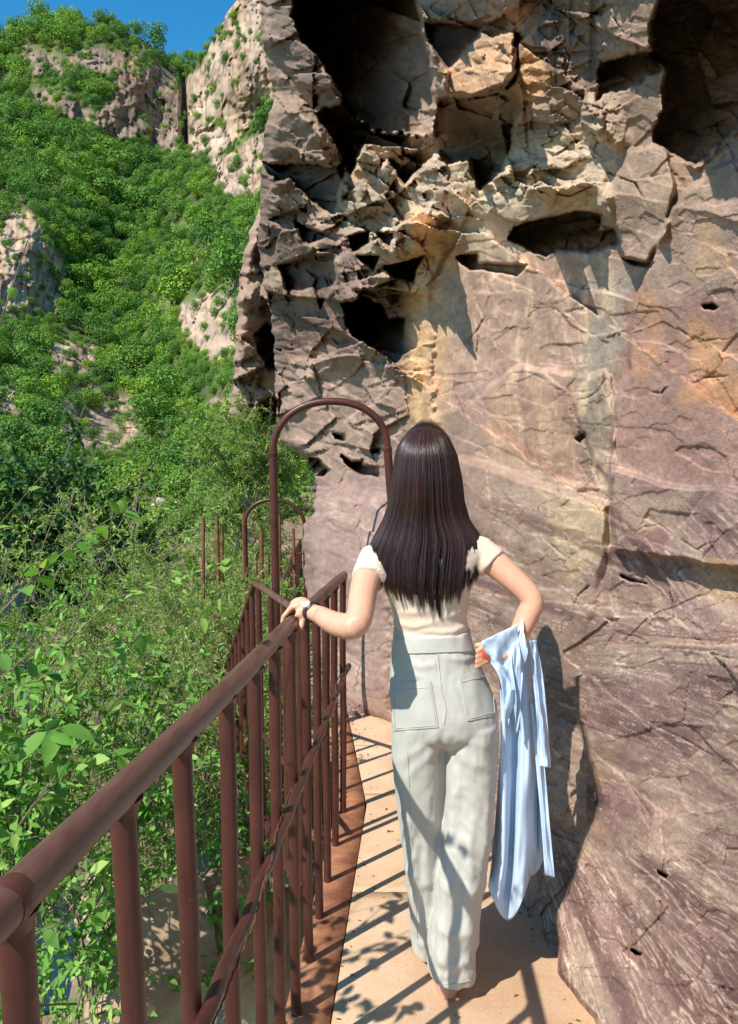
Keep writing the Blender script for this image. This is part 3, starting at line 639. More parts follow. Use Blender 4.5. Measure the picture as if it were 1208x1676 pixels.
# ================================================================ WALKWAY
def rail_x(y): return -0.327 + 0.0625 * y
def rail_z(y): return 0.952 + 0.130 * (3.36 - y)
M_FLOOR = None
def floor_material():
    m, nt, p, out = new_mat('ochre_concrete')
    pos = geo_pos(nt)
    c = mix_rgb(nt, ramp(nt, noise_tex(nt, 3.2, 6, .62, pos), [(.35, 0), (.68, 1)]), S(194, 160, 128), S(214, 183, 152))
    c = mix_rgb(nt, ramp(nt, noise_tex(nt, 1.3, 5, .7, pos, .8), [(.52, 0), (.72, .55)]), c, S(176, 136, 104))
    c = mix_rgb(nt, ramp(nt, noise_tex(nt, 120, 3, .7, pos), [(.3, .0), (.75, .4)]), c, S(150, 118, 84))
    v = nn(nt, 'ShaderNodeTexVoronoi', Scale=16.0, Randomness=1.0); nt.links.new(pos, v.inputs['Vector'])
    c = mix_rgb(nt, ramp(nt, v.outputs['Distance'], [(.02, .7), (.07, 0)]), c, S(96, 70, 50))
    nt.links.new(c, p.inputs['Base Color']); p.inputs['Roughness'].default_value = .85; p.inputs['Specular IOR Level'].default_value = .2
    bump(nt, p, noise_tex(nt, 70, 5, .7, pos), .35, .006)
    return m
M_FLOOR = floor_material()
M_RUST = simple_mat('rusty_steel_plate', S(122, 78, 56), S(172, 122, 90), 9, .75, .4, 90, .25)
def paint_material():
    m, nt, p, out = new_mat('oxide_red_paint')
    pos = geo_pos(nt)
    f = ramp(nt, noise_tex(nt, 6, 5, .65, pos), [(.35, 0), (.66, 1)])
    c = mix_rgb(nt, f, S(68, 36, 31), S(88, 50, 42))
    chip = ramp(nt, noise_tex(nt, 90, 4, .7, pos), [(.70, 0), (.74, 1)])
    c = mix_rgb(nt, chip, c, S(168, 132, 116))
    rust = ramp(nt, noise_tex(nt, 22, 6, .75, pos, .4), [(.55, 0), (.68, .8)])
    c = mix_rgb(nt, rust, c, S(78, 42, 28))
    nt.links.new(c, p.inputs['Base Color'])
    r = ramp(nt, noise_tex(nt, 30, 4, .6, pos), [(.3, .27), (.7, .5)]); nt.links.new(r, p.inputs['Roughness'])
    p.inputs['Specular IOR Level'].default_value = .4
    bump(nt, p, noise_tex(nt, 130, 4, .7, pos), .3, .0025)
    return m
M_PAINT = paint_material()
def worn_material():
    m, nt, p, out = new_mat('hand_worn_paint')
    pos = geo_pos(nt)
    nz = nn(nt, 'ShaderNodeMapping'); nz.inputs['Scale'].default_value = (1, .12, 1); nt.links.new(pos, nz.inputs['Vector'])
    f = ramp(nt, noise_tex(nt, 40, 5, .7, nz.outputs[0]), [(.35, 0), (.65, 1)])
    c = mix_rgb(nt, f, S(82, 54, 46), S(114, 81, 69))
    nt.links.new(c, p.inputs['Base Color'])
    p.inputs['Roughness'].default_value = .38; p.inputs['Specular IOR Level'].default_value = .5
    bump(nt, p, noise_tex(nt, 150, 4, .7, pos), .25, .002)
    return m
M_WORN = worn_material()

# floor slab: runs from behind the camera to the turn of the path, sloping down
def strip(name, mat, xl, xr, y0, y1, dz, th, ny=60, nx=8, kind=None, parent=None):
    ys = np.linspace(y0, y1, ny); V = []
    for y in ys:
        a, b = xl(y), xr(y)
        for k in range(nx): V.append((a + (b - a) * k / (nx - 1), y, floor_z(y) + dz))
    V = np.array(V); n = len(V)
    V2 = V.copy(); V2[:, 2] -= th
    f = grid_faces(ny, nx); sides = []
    for i in range(ny - 1):
        a, b = i * nx, (i + 1) * nx; sides.append((a, b, b + n, a + n)); a += nx - 1; b += nx - 1; sides.append((b, a, a + n, b + n))
    for k in range(nx - 1):
        sides.append((k + 1, k, k + n, k + 1 + n)); a = (ny - 1) * nx + k; sides.append((a, a + 1, a + 1 + n, a + n))
    F = np.concatenate([f, f[:, ::-1] + n, np.array(sides)])
    o = link(name, mesh_np(name, np.concatenate([V, V2]), F), mat, parent)
    return o
edge_x = lambda y: rail_x(min(y, 3.42)) - .035 - max(0, y - 3.42) * .028
seam_x = lambda y: rail_x(min(y, 3.42)) + .10 - max(0, y - 3.42) * .085
y_s = [-2.5, -.15, 1.28, 2.62, 3.56, 4.30, 5.02]
walk = strip('walkway', M_FLOOR, lambda y: edge_x(y) + .01, lambda y: 1.6, -2.5, 5.02, -.055, .06); tag(walk, kind='structure')
for i in range(len(y_s) - 1):      # poured bays with open joints
    strip('floor_bay', M_FLOOR, lambda y: seam_x(y) + .003, lambda y: 1.5, y_s[i] + .003, y_s[i + 1] - .003, 0.0, .05, 24, parent=walk)
strip('edge_plate', M_RUST, lambda y: edge_x(y), lambda y: seam_x(y) - .003, -2.5, 5.0, -.003, .05, 40, 3, parent=walk)
strip('edge_beam', M_RUST, lambda y: edge_x(y) - .006, lambda y: edge_x(y) + .03, -2.5, 5.0, -.06, .14, 40, 3, parent=walk)

# ---------------------------------------------------------------- railings
def pipe(P, r, n=14): return MB().tube(P, r, n)
rl = empty('railing', (rail_x(2), 2.0, floor_z(2)))
tag(rl, 'oxide-red pipe railing along the walkway edge, held by the woman\'s left hand', 'railing')
def child(mb, name, mat, parent):
    o = mb.build(name, mat, parent)
    if parent.type == 'EMPTY': o.matrix_parent_inverse = Matrix.Translation(parent.location).inverted()
    return o
ys_ = np.linspace(-2.2, 3.385, 40)
wob = lambda y: .0035 * math.sin(y * 2.1 + .4) + .002 * math.sin(y * 5.3)
top = child(MB().tube([(rail_x(y) + wob(y), y, rail_z(y) + .6 * wob(y + 1)) for y in ys_], .019, 20, True, True), 'top_rail', M_WORN, rl)
for y in (.565, 2.6): child(MB().tube([(rail_x(y) + wob(y), y - .012, rail_z(y - .012) + .6 * wob(y + 1)), (rail_x(y) + wob(y), y - .004, rail_z(y - .004) + .6 * wob(y + 1)), (rail_x(y) + wob(y), y + .005, rail_z(y + .005) + .6 * wob(y + 1)), (rail_x(y) + wob(y), y + .012, rail_z(y + .012) + .6 * wob(y + 1))], [.0191, .0200, .0199, .0191], 20), 'weld_joint', M_PAINT, top)
BAL = [-1.9, -1.65, -1.4, -1.15, -.9, -.66, -.42, -.18, .07, .33, .578, .814, 1.03, 1.265, 1.50, 1.715, 1.954, 2.20, 2.45, 2.70, 3.0, 3.34]
for i, y in enumerate(BAL):
    jx = random.uniform(-.004, .004); r = .0145
    zt, zb = rail_z(y), floor_z(y) - .09
    n = 9
    P = [(rail_x(y) + jx * (1 - k / n) * .5 + .0015 * math.sin(k * 1.1 + i), y + random.uniform(-.0012, .0012), zt - .004 + (zb - zt) * k / n) for k in range(n + 1)]
    b = child(MB().tube(P, r, 14), 'baluster', M_PAINT, rl)
    child(MB().tube([(rail_x(y), y, zt - .034), (rail_x(y), y, zt - .022), (rail_x(y), y, zt - .012)], [r, r + .002, r + .007], 14), 'weld', M_PAINT, b)
# mid rail that weaves past the balusters, with a dead vine wound round it
def mid_z(y): return floor_z(y) + .70
P = []; yy = np.linspace(-2.0, 3.36, 150)
for y in yy:
    k = np.searchsorted(BAL, y); ph = 0
    if 0 < k < len(BAL): ph = (y - BAL[k - 1]) / (BAL[k] - BAL[k - 1])
    P.append((rail_x(y) + .024 + .002 * math.cos(2 * math.pi * ph), y, mid_z(y) + .004 * math.sin(y * 3)))
child(MB().tube(P, [.0118 + .0008 * math.sin(i * .9) for i in range(len(P))], 10), 'mid_rail', M_PAINT, rl)
M_VINE = simple_mat('dry_vine_bark', S(86, 56, 44), S(120, 84, 66), 30, .85, .5, 160, .15)
vm = MB()
for s, ph, rr in ((1, 0, .0018),):
    Q = []
    for i, y in enumerate(np.linspace(.2, 3.3, 220)):
        a = s * y * 5 + ph; k = min(range(len(yy)), key=lambda j: abs(yy[j] - y)); c = P[k]
        rad = .0145 + .008 * (1 + math.sin(y * 3 + ph)) * .5
        Q.append((c[0] + math.cos(a) * rad, y, c[2] + math.sin(a) * rad))
    vm.tube(Q, rr, 5)
vine = vm.build('dry_vine', M_VINE); tag(vine, 'thin dry vine wound round the middle pipe of the near railing', 'vine')

# stair railing that leaves the walkway and goes down to the left of the path
ST = [atw(492, 1004, 3.0), Vector((-.54, 3.57, .865)), Vector((-.82, 4.5, .25)), Vector((-1.12, 5.45, -.40)), Vector((-1.32, 6.3, -.47)), Vector((-1.5, 8.1, -.47))]
sr = empty('railing', (-.36, 3.2, -.2)); tag(sr, 'oxide-red stair railing going down behind the near railing, below the tall arch', 'railing')
child(MB().tube([ST[0], (ST[0] + ST[1]) / 2, ST[1]], .0155, 12, True, True), 'top_rail', M_WORN, sr)
child(MB().tube([ST[1], ST[2], ST[3], ST[4], ST[5]], .017, 12, True, True), 'hand_rail', M_PAINT, sr)
def poly_at(L, s):
    d = 0
    for a, b in zip(L[:-1], L[1:]):
        l = (b - a).length
        if s <= d + l: return a.lerp(b, (s - d) / l)
        d += l
    return L[-1]
tot = sum((b - a).length for a, b in zip(ST[:-1], ST[1:])); s = .02; k = 0
while s < tot:
    p = poly_at(ST, s); child(MB().tube([p, p - Vector((0, 0, .6)), p - Vector((0, 0, 1.18))], .0145, 10), 'baluster', M_PAINT, sr); s += .20 + .01 * (k % 3); k += 1
child(MB().tube([p - Vector((0, 0, .72)) for p in ST], .011, 10), 'mid_rail', M_PAINT, sr)
child(MB().tube([p - Vector((0, 0, 1.17)) for p in ST], .03, 8), 'stringer', M_PAINT, sr)

# stair and lower deck
M_STEP = simple_mat('stair_concrete', S(170, 140, 104), S(196, 164, 124), 6, .85, .35, 70)
stair = empty('stairway', (-.4, 5.05, -.4)); tag(stair, kind='structure')
dirv = Vector((-.28, .93, 0)).normalized(); px = Vector((dirv.y, -dirv.x, 0))
for i in range(6):
    c = Vector((-.30, 4.98, -.42)) + dirv * (.27 * i) + Vector((0, 0, -.175 * (i + 1)))
    child(MB().box(c, .80, .30, .10, math.atan2(-dirv.x, dirv.y)), 'step', M_STEP, stair)
deck = MB(); y = 6.4
deck.box((-1.05, 9.0, -1.66), .85, 5.6, .12, .03); dk = deck.build('lower_deck', M_STEP, None, False); tag(dk, kind='structure')

# arches
def arch(u0, u1, v_spring, v_top, Y, z_foot, r, label, rot=0.0, lean=0):
    a, b = at(u0, v_spring, Y), at(u1, v_spring + lean, Y); topz = at((u0 + u1) / 2, v_top, Y).z
    root = empty('arch', ((a.x + b.x) / 2, Y, z_foot)); tag(root, label, 'arch', 'pipe hoops over the path')
    for p in (a, b):
        q = child(MB().tube([Vector((p.x + (.22 if p is b and Y < 6 else 0), p.y, z_foot)), Vector((p.x + .004 + (.10 if p is b and Y < 6 else 0), p.y, (z_foot + p.z) / 2)), p + Vector((0, 0, .01))], r, 14), 'post', M_PAINT, root)
        child(MB().tube([p - Vector((0, 0, .02)), p - Vector((0, 0, .008)), p + Vector((0, 0, .006)), p + Vector((0, 0, .012))], [r, r * 1.14, r * 1.14, r * .8], 14), 'weld', M_PAINT, q)
    c = (a + b) / 2; hw = (b - a).length / 2; P = []
    for i in range(33):
        t = math.pi * i / 32; e = .92
        x = -math.copysign(abs(math.cos(t)) ** e, math.cos(t)) * hw; z = abs(math.sin(t)) ** e * (topz - c.z)
        P.append(Vector((c.x + x, c.y, a.z + (b.z - a.z) * i / 32 + z)))
    child(MB().tube(P, r * .86, 14), 'hoop', M_PAINT, root)
    return root
arch(447, 634, 742, 657, 4.38, -1.15, .0245, 'tall oxide-red pipe arch over the path, nearer and larger one, left of the woman\'s head', lean=-8)
arch(401, 499, 860, 818, 8.2, -1.6, .024, 'small far oxide-red pipe arch seen under the tall near one', lean=6)

# far right-hand rail of the lower deck and its end rail
fr = empty('railing', (-1.0, 9.3, -1.6)); tag(fr, 'far oxide-red balustrade of the lower deck beneath the small arch', 'railing')
A, B = atw(452, 962, 9.2), atw(492, 884, 12.4)
child(MB().tube([A, B], .02, 8), 'top_rail', M_PAINT, fr)
for i in range(11):
    p = A.lerp(B, i / 10); child(MB().tube([p, p - Vector((0, 0, 1.1))], .018, 8), 'baluster', M_PAINT, fr)
A2, B2 = atw(420, 906, 11.4), atw(500, 906, 11.4)
child(MB().tube([A2, B2], .014, 8), 'end_rail', M_PAINT, fr)
for i in range(5):
    p = A2.lerp(B2, i / 4); child(MB().tube([p, p - Vector((0, 0, 1.1))], .012, 8), 'baluster', M_PAINT, fr)

# bare upright rods
M_ROD = simple_mat('rusted_rod', S(96, 56, 42), S(132, 88, 70), 12, .8, .3, 90, .2)
for (u, v0, v1, w, r, lb) in [(333, 847, 985, 9.5, .020, 'thin rusty rod standing in the scrub, leftmost of three'),
                          (355, 845, 990, 9.2, .022, 'thin rusty rod standing in the scrub, middle and tallest of three'),
                          (364, 867, 990, 9.8, .018, 'thin rusty rod standing in the scrub, shortest right one of three'),
                          (428, 870, 1010, 9.6, .026, 'rusty upright rod just left of the tall arch post, inside the small arch'),
                          (457, 845, 1000, 10.2, .022, 'rusty upright rod just right of the tall arch post'),
                          (480, 865, 1000, 10.8, .022, 'rusty upright rod near the right foot of the small arch'),
                          (399, 840, 980, 8.6, .02, 'rusty upright rod against the left foot of the small arch')]:
    t, b = atw(u, v0, w), atw(u + random.uniform(-3, 3), v1, w)
    o = MB().tube([b - Vector((0, 0, .8)), (t + b) / 2 + Vector((.006, 0, 0)), t], r, 10).build('upright_rod', M_ROD); tag(o, lb, 'rod', 'upright rods beside the path')

# dry leaf litter, grit and twigs on the floor
lt = np.random.default_rng(5); LV, LF = [], []
for i in range(150):
    y = lt.uniform(.9, 4.9); xr = .62 - max(0, y - 2.3) * .204
    x = (seam_x(y) + abs(lt.normal()) * .05) if i % 3 == 0 else ((xr - abs(lt.normal()) * .05) if i % 3 == 1 else lt.uniform(seam_x(y), xr))
    z = floor_z(y) + .002; s_ = lt.uniform(.004, .011) * (1.7 if i % 7 == 0 else 1); a = lt.uniform(0, 6.28); n0 = len(LV)
    ca, sa = math.cos(a), math.sin(a)
    for dx, dy, dz in ((-1, 0, .0), (0, .4, .25), (1, 0, .15), (0, -.4, .3)): LV.append((x + (dx * ca - dy * sa) * s_, y + (dx * sa + dy * ca) * s_, z + dz * s_ - FS * (dx * sa + dy * ca) * s_))
    LF += [(n0, n0 + 1, n0 + 2, n0 + 3)]
M_LIT = simple_mat('dry_leaf_litter', S(92, 66, 44), S(150, 112, 74), 40, .9, 0, 10, .1)
tag(link('leaf_litter', mesh_np('leaf_litter', np.array(LV), np.array(LF)), M_LIT), 'dry leaf litter and grit scattered on the walkway floor', 'litter', kind='stuff')
# ================================================================ PLANTS
def leaf_material(name, c1, c2, c3, trans=.35, scale=1.2, rnd=True):
    m, nt, p, out = new_mat(name)
    pos = geo_pos(nt)
    at_ = nn(nt, 'ShaderNodeAttribute', attribute_name='tone').outputs['Fac']
    base = ramp(nt, at_, [(0, c1), (.55, c2), (1, c3)])
    if rnd:
        oi = nn(nt, 'ShaderNodeObjectInfo').outputs['Random']
        base = mix_rgb(nt, 1.0, base, ramp(nt, oi, [(0, (.55, .68, .70, 1)), (.4, (.85, .92, .85, 1)), (.75, (1.1, 1.08, .8, 1)), (1, (1.4, 1.25, .7, 1))]), 'MULTIPLY')
    nt.links.new(base, p.inputs['Base Color']); p.inputs['Roughness'].default_value = .55; p.inputs['Specular IOR Level'].default_value = .25
    tr = nn(nt, 'ShaderNodeBsdfTranslucent'); c = mix_rgb(nt, 1.0, base, (1.0, 1.15, .5, 1), 'MULTIPLY'); nt.links.new(c, tr.inputs['Color'])
    mx = nn(nt, 'ShaderNodeMixShader'); mx.inputs[0].default_value = trans
    nt.links.new(p.outputs[0], mx.inputs[1]); nt.links.new(tr.outputs[0], mx.inputs[2]); nt.links.new(mx.outputs[0], out.inputs['Surface'])
    return m
M_FAR = leaf_material('forest_leaves', S(78, 116, 52), S(112, 152, 62), S(148, 178, 80), .25)
M_MID = leaf_material('scrub_leaves', S(80, 118, 48), S(120, 160, 62), S(170, 194, 86), .3)
M_DRK = leaf_material('dark_tree_leaves', S(40, 72, 36), S(62, 98, 44), S(96, 130, 56), .25, rnd=False)
M_FEA = leaf_material('feathery_leaves', S(90, 122, 54), S(132, 162, 78), S(180, 200, 118), .4, rnd=False)
M_BRD = leaf_material('broad_leaves', S(78, 128, 56), S(120, 170, 74), S(176, 206, 112), .4, rnd=False)
M_BARK = simple_mat('grey_bark', S(96, 84, 70), S(140, 126, 108), 14, .9, .4, 60, .15)
M_TWIG = simple_mat('pale_dead_twig', S(112, 98, 80), S(146, 132, 112), 20, .9, .3, 80, .15)

def leaf_cloud(n, centres, radii, size, rg, squash=.85, shell=.55, aspect=.5, up=.3):
    """n leaf faces spread through lobes: arrays of verts, faces and a tone per vertex"""
    k = rg.choice(len(centres), n, p=np.asarray(radii) ** 2 / np.sum(np.asarray(radii) ** 2))
    d = rg.normal(size=(n, 3)); d /= np.linalg.norm(d, axis=1)[:, None]
    r = np.asarray(radii)[k] * (shell + (1 - shell) * rg.random(n) ** .5)
    P = np.asarray(centres)[k] + d * r[:, None] * np.array([1, 1, squash])
    nrm = d * 1.25 + rg.normal(size=(n, 3)) * .42 + np.array([0, 0, up]); nrm /= np.linalg.norm(nrm, axis=1)[:, None]
    t = np.cross(nrm, rg.normal(size=(n, 3))); t /= np.linalg.norm(t, axis=1)[:, None]; b = np.cross(nrm, t)
    s = size * rg.uniform(.6, 1.3, n)[:, None]
    A = P - t * s * .5; Bv = P + b * s * aspect * .5 + nrm * s * .08; Cc = P + t * s * .5; D = P - b * s * aspect * .5 + nrm * s * .08
    V = np.stack([A, Bv, Cc, D], 1).reshape(-1, 3); F = np.arange(4 * n).reshape(-1, 4)
    tone = np.clip(rg.random(n) * .6 + .2 + .25 * d[:, 2] * 0 + .25 * (rg.random(len(centres))[k] - .5), 0, 1)
    return V, F, np.repeat(tone, 4)
def leaf_mesh(name, V, F, tone):
    me = mesh_np(name, V, F); a = me.attributes.new('tone', 'FLOAT', 'POINT'); a.data.foreach_set('value', np.asarray(tone, np.float32)); return me
def crown_mesh(seed, n=420, size=.17, lobes=11, tall=.9):
    """a broadleaf crown about one metre across, standing on z = 0"""
    rg = np.random.default_rng(seed); c, r = [], []
    for i in range(lobes):
        a = rg.uniform(0, 6.28); q = rg.random() ** .6 * .34; z = rg.uniform(.22, tall) * (1 - .35 * q)
        c.append((math.cos(a) * q, math.sin(a) * q, z)); r.append(rg.uniform(.16, .30))
    V, F, t = leaf_cloud(n, np.array(c), np.array(r), size, rg, shell=.8, aspect=.75)
    return leaf_mesh('crown', V, F, t)
FAR_CROWNS = [crown_mesh(500 + i, 1500, .064, 9 + i % 4, .75 + .08 * (i % 4)) for i in range(8)]
for me in FAR_CROWNS: me.materials.append(M_FAR)
def trunk_mesh(seed):
    rg = random.Random(seed); mb = MB(); mb.tube([(0, 0, -.35), (.01, .01, .1), (.02, .0, .5)], [.05, .035, .015], 6)
    for i in range(4):
        a = rg.uniform(0, 6.28); mb.tube([(.01, 0, .12 + .06 * i), (math.cos(a) * .14, math.sin(a) * .14, .38 + .06 * i), (math.cos(a) * .24, math.sin(a) * .24, .5 + .08 * i)], [.02, .012, .005], 5)
    me = mb.mesh('trunk'); me.materials.append(M_BARK); return me
TRUNKS = [trunk_mesh(i) for i in range(3)]

# sites: random picks on the slopes, kept apart by the size of the crowns, none on bare rock
sites = []
cand = 60000
cu = RNG.uniform(-140, 560, cand); cv = RNG.uniform(-40, 900, cand)
ok = cv > np.interp(cu, sk_u, sk_v) + 1
cu, cv = cu[ok], cv[ok]; cw = ter_w(cu, cv); mk = out_mask(cu, cv)
bush_on_rock = RNG.random(len(cu)) < .03
keep = ((mk > 2) | bush_on_rock) & (cw > 26)
cu, cv, cw, mk = cu[keep], cv[keep], cw[keep], mk[keep]
size = np.where(cw > 120, RNG.uniform(5.0, 10.5, len(cu)) * (.75 + .5 * (fbm(cu / 60, cv / 60, oct=2, seed=555) > 0)), np.where(cw > 60, RNG.uniform(3.2, 6.5, len(cu)), RNG.uniform(1.8, 3.2, len(cu))))
size = np.where(mk < 4, size * .4, size)
mk2 = np.minimum(out_mask(cu, cv - .45 * FOC * size / cw), out_mask(cu, cv - .8 * FOC * size / cw)); size = np.where((mk2 > -2) | (mk < 4), size, size * .35)
acc_u = np.zeros(0); acc_v = np.zeros(0); acc_r = np.zeros(0); idx = []
for i in range(len(cu)):
    r = FOC * size[i] / cw[i] * .50
    if len(idx) and np.any((acc_u - cu[i]) ** 2 + ((acc_v - cv[i]) * 1.35) ** 2 < ((acc_r + r) * .5) ** 2 * 1.0): continue
    idx.append(i); acc_u = np.append(acc_u, cu[i]); acc_v = np.append(acc_v, cv[i]); acc_r = np.append(acc_r, r)
    if len(idx) > 3800: break
idx = np.array(idx); su_, sv_, sw_, ss_ = cu[idx], cv[idx], cw[idx], size[idx]
spos = pts(su_, sv_, sw_); pxs = ss_ / sw_
order = np.argsort(-pxs)
N_IND = 150
trng = random.Random(3)
def region(u, v):
    if v > 760 and u < 200: return 'low on the left bank above the stream', 'trees on the left bank'
    if v > 760 and u > 360: return 'below the rock buttress behind the arches', 'trees behind the arches'
    if v > 760: return 'low on the slope above the stream bed', 'trees low in the gorge'
    if u < 150: return 'on the left slope of the gorge', 'trees on the left slope'
    return 'on the steep middle slope of the gorge', 'trees on the middle slope'
inst = []
for k, j in enumerate(order):
    if k < N_IND and -20 < su_[j] < 470:
        root = empty('broadleaf_tree', tuple(spos[j])); s = ss_[j]
        cr = link('crown', FAR_CROWNS[k % 8], None, root); cr.name = 'crown'; tk = link('trunk', TRUNKS[k % 3], None, root)
        root.scale = (s, s, s * trng.uniform(.8, 1.05)); root.rotation_euler = (0, 0, trng.uniform(0, 6.28))
        rg_, gr = region(su_[j], sv_[j]); tag(root, 'small round green broadleaf tree ' + rg_, 'tree', gr)
    else: inst.append(j)
# the rest of the wood reads as one mass
inst = np.array(inst)
wm = bpy.data.meshes.new('wood_sites'); wm.vertices.add(len(inst)); wm.vertices.foreach_set('co', spos[inst].astype(np.float32).ravel())
for nm, vals in (('sc', ss_[inst]), ('rot', RNG.uniform(0, 6.28, len(inst)))):
    a = wm.attributes.new(nm, 'FLOAT', 'POINT'); a.data.foreach_set('value', vals.astype(np.float32))
a = wm.attributes.new('vi', 'INT', 'POINT'); a.data.foreach_set('value', RNG.integers(0, 8, len(inst)).astype(np.int32))
wood = link('distant_wood', wm); tag(wood, 'dense green broadleaf wood covering the far mountain slopes', 'wood', kind='stuff')
vc = bpy.data.collections.new('wood_variants')
for i, me in enumerate(FAR_CROWNS): vc.objects.link(bpy.data.objects.new('wood_crown_%d' % i, me))
ng = bpy.data.node_groups.new('wood', 'GeometryNodeTree')
ng.interface.new_socket('Geometry', in_out='INPUT', socket_type='NodeSocketGeometry'); ng.interface.new_socket('Geometry', in_out='OUTPUT', socket_type='NodeSocketGeometry')
gi = ng.nodes.new('NodeGroupInput'); go = ng.nodes.new('NodeGroupOutput'); iop = ng.nodes.new('GeometryNodeInstanceOnPoints')
ci = ng.nodes.new('GeometryNodeCollectionInfo'); ci.inputs['Collection'].default_value = vc; ci.inputs['Separate Children'].default_value = True; ci.inputs['Reset Children'].default_value = True
def named(nm, typ):
    n = ng.nodes.new('GeometryNodeInputNamedAttribute'); n.data_type = typ; n.inputs['Name'].default_value = nm
    return [o for o in n.outputs if o.enabled][0]
cx = ng.nodes.new('ShaderNodeCombineXYZ'); L_ = ng.links
L_.new(named('rot', 'FLOAT'), cx.inputs[2]); L_.new(cx.outputs[0], iop.inputs['Rotation'])
L_.new(named('sc', 'FLOAT'), iop.inputs['Scale']); L_.new(named('vi', 'INT'), iop.inputs['Instance Index']); iop.inputs['Pick Instance'].default_value = True
L_.new(gi.outputs[0], iop.inputs['Points']); L_.new(ci.outputs[0], iop.inputs['Instance']); L_.new(iop.outputs[0], go.inputs[0])
md = wood.modifiers.new('wood', 'NODES'); md.node_group = ng

# ---------------------------------------------------------------- shrubs near the railing
def shrub(base, top, spread, nst, leaf, aspect, nleaf, mat, bark, label, cat, seed, group=None, bend=.3, twigs=5, thin=.006, droop=.2, lsd=.35, name='shrub', bare=0.0):
    """stems, side twigs and leaves set along them"""
    rg = np.random.default_rng(seed); base = np.array(base, float); top = np.array(top, float)
    root = empty(name, tuple(base)); tag(root, label, cat, group)
    st = MB(); LP, LD = [], []; H = np.linalg.norm(top - base)
    for i in range(nst):
        tip = top + rg.normal(size=3) * np.array(spread); tip[2] -= abs(rg.normal()) * spread[2] * .6
        ctl = base + (tip - base) * .5 + rg.normal(size=3) * H * .1 + np.array([0, 0, H * bend * .35])
        ts = np.linspace(0, 1, 12)[:, None]; b0 = base + rg.normal(size=3) * np.array([.06, .06, 0]) * H
        Q = b0 * (1 - ts) ** 2 + 2 * ctl * ts * (1 - ts) + tip * ts ** 2
        Q[:, 2] -= droop * H * .12 * ts[:, 0] ** 3
        r0 = thin * rg.uniform(.8, 1.6)
        st.tube([Vector(q - base) for q in Q], list(np.linspace(r0, r0 * .25, 12)), 5, False)
        dead = rg.random() < bare
        for k in range(twigs):
            t = rg.uniform(.3, 1); j = int(t * 10); p0 = Q[j]; d = Q[min(j + 1, 11)] - Q[j - 1]; d /= np.linalg.norm(d) + 1e-9
            sd = d * .6 + rg.normal(size=3) * .7; sd /= np.linalg.norm(sd); L = H * rg.uniform(.12, .3)
            T = np.array([p0 + sd * L * s + np.array([0, 0, -droop * L * s * s]) for s in np.linspace(0, 1, 6)])
            st.tube([Vector(q - base) for q in T], list(np.linspace(r0 * .45, r0 * .12, 6)), 4, False)
            m = 0 if dead else max(1, int(nleaf / (nst * (twigs + 1))))
            for _ in range(m):
                s = rg.uniform(.15, 1.02) * 5; a = int(min(s, 4)); LP.append(T[a] + (T[a + 1] - T[a]) * (s - a)); LD.append(T[a + 1] - T[a])
        m = 0 if dead else max(1, int(nleaf / (nst * (twigs + 1))))
        for _ in range(m):
            s = rg.uniform(.35, 1.0) * 11; a = int(min(s, 10)); LP.append(Q[a] + (Q[a + 1] - Q[a]) * (s - a)); LD.append(Q[a + 1] - Q[a])
    sm = st.mesh('stems'); link('stems', sm, bark, root)
    if LP:
        LP, LD = np.array(LP), np.array(LD); n = len(LP); LD /= np.linalg.norm(LD, axis=1)[:, None] + 1e-9
        side = rg.normal(size=(n, 3)); t = LD * .45 + side * .75 + np.array([0, 0, -.15]); t /= np.linalg.norm(t, axis=1)[:, None]
        up = np.array([-.25, -.25, .9]) + rg.normal(size=(n, 3)) * lsd; b = np.cross(up, t); b /= np.linalg.norm(b, axis=1)[:, None] + 1e-9; nr = np.cross(t, b)
        s = leaf * rg.uniform(.55, 1.25, n)[:, None]; P = LP - base
        tone_ = np.clip(rg.normal(.5, .24, n), 0, 1)
        if aspect < .4:
            A = P; M1 = P + t * s * .45 + b * s * aspect * .5 + nr * s * .07; M2 = P + t * s * .45 - b * s * aspect * .5 + nr * s * .07; E = P + t * s * 1.0 - np.array([0, 0, .1]) * s
            V = np.stack([A, M1, E, M2], 1).reshape(-1, 3); i4 = np.arange(n)[:, None] * 4
            F = np.concatenate([np.concatenate([i4, i4 + 1, i4 + 2], 1), np.concatenate([i4 + 2, i4 + 3, i4], 1)]); tone = np.repeat(tone_, 4)
        else:       # rounded blade, folded along the midrib, tip drooping
            cols = []; dn = np.array([0, 0, 1.0])
            for x, hw, dz in ((0, 0, 0), (.18, .36, .0), (.45, .5, -.01), (.72, .34, -.05), (1, 0, -.14)):
                m_ = P + t * s * x + dn * s * dz
                if hw == 0: cols.append(m_)
                else: cols += [m_ + b * s * aspect * hw + nr * s * .07, m_, m_ - b * s * aspect * hw + nr * s * .07]
            V = np.stack(cols, 1).reshape(-1, 3); i0 = np.arange(n)[:, None] * 11
            tri = [(0, 1, 2), (0, 2, 3), (1, 4, 5), (1, 5, 2), (2, 5, 6), (2, 6, 3), (4, 7, 8), (4, 8, 5), (5, 8, 9), (5, 9, 6), (7, 10, 8), (8, 10, 9)]
            F = np.concatenate([np.concatenate([i0 + k_ for k_ in q_], 1) for q_ in tri]); tone = np.repeat(tone_, 11)
        fo = link('foliage', leaf_mesh('foliage', V, F, tone), mat, root); fo['kind'] = 'stuff'
    return root
def ground_at(u, v, w): return atw(u, v, w)
G_F = 'feathery shrubs behind the near railing'
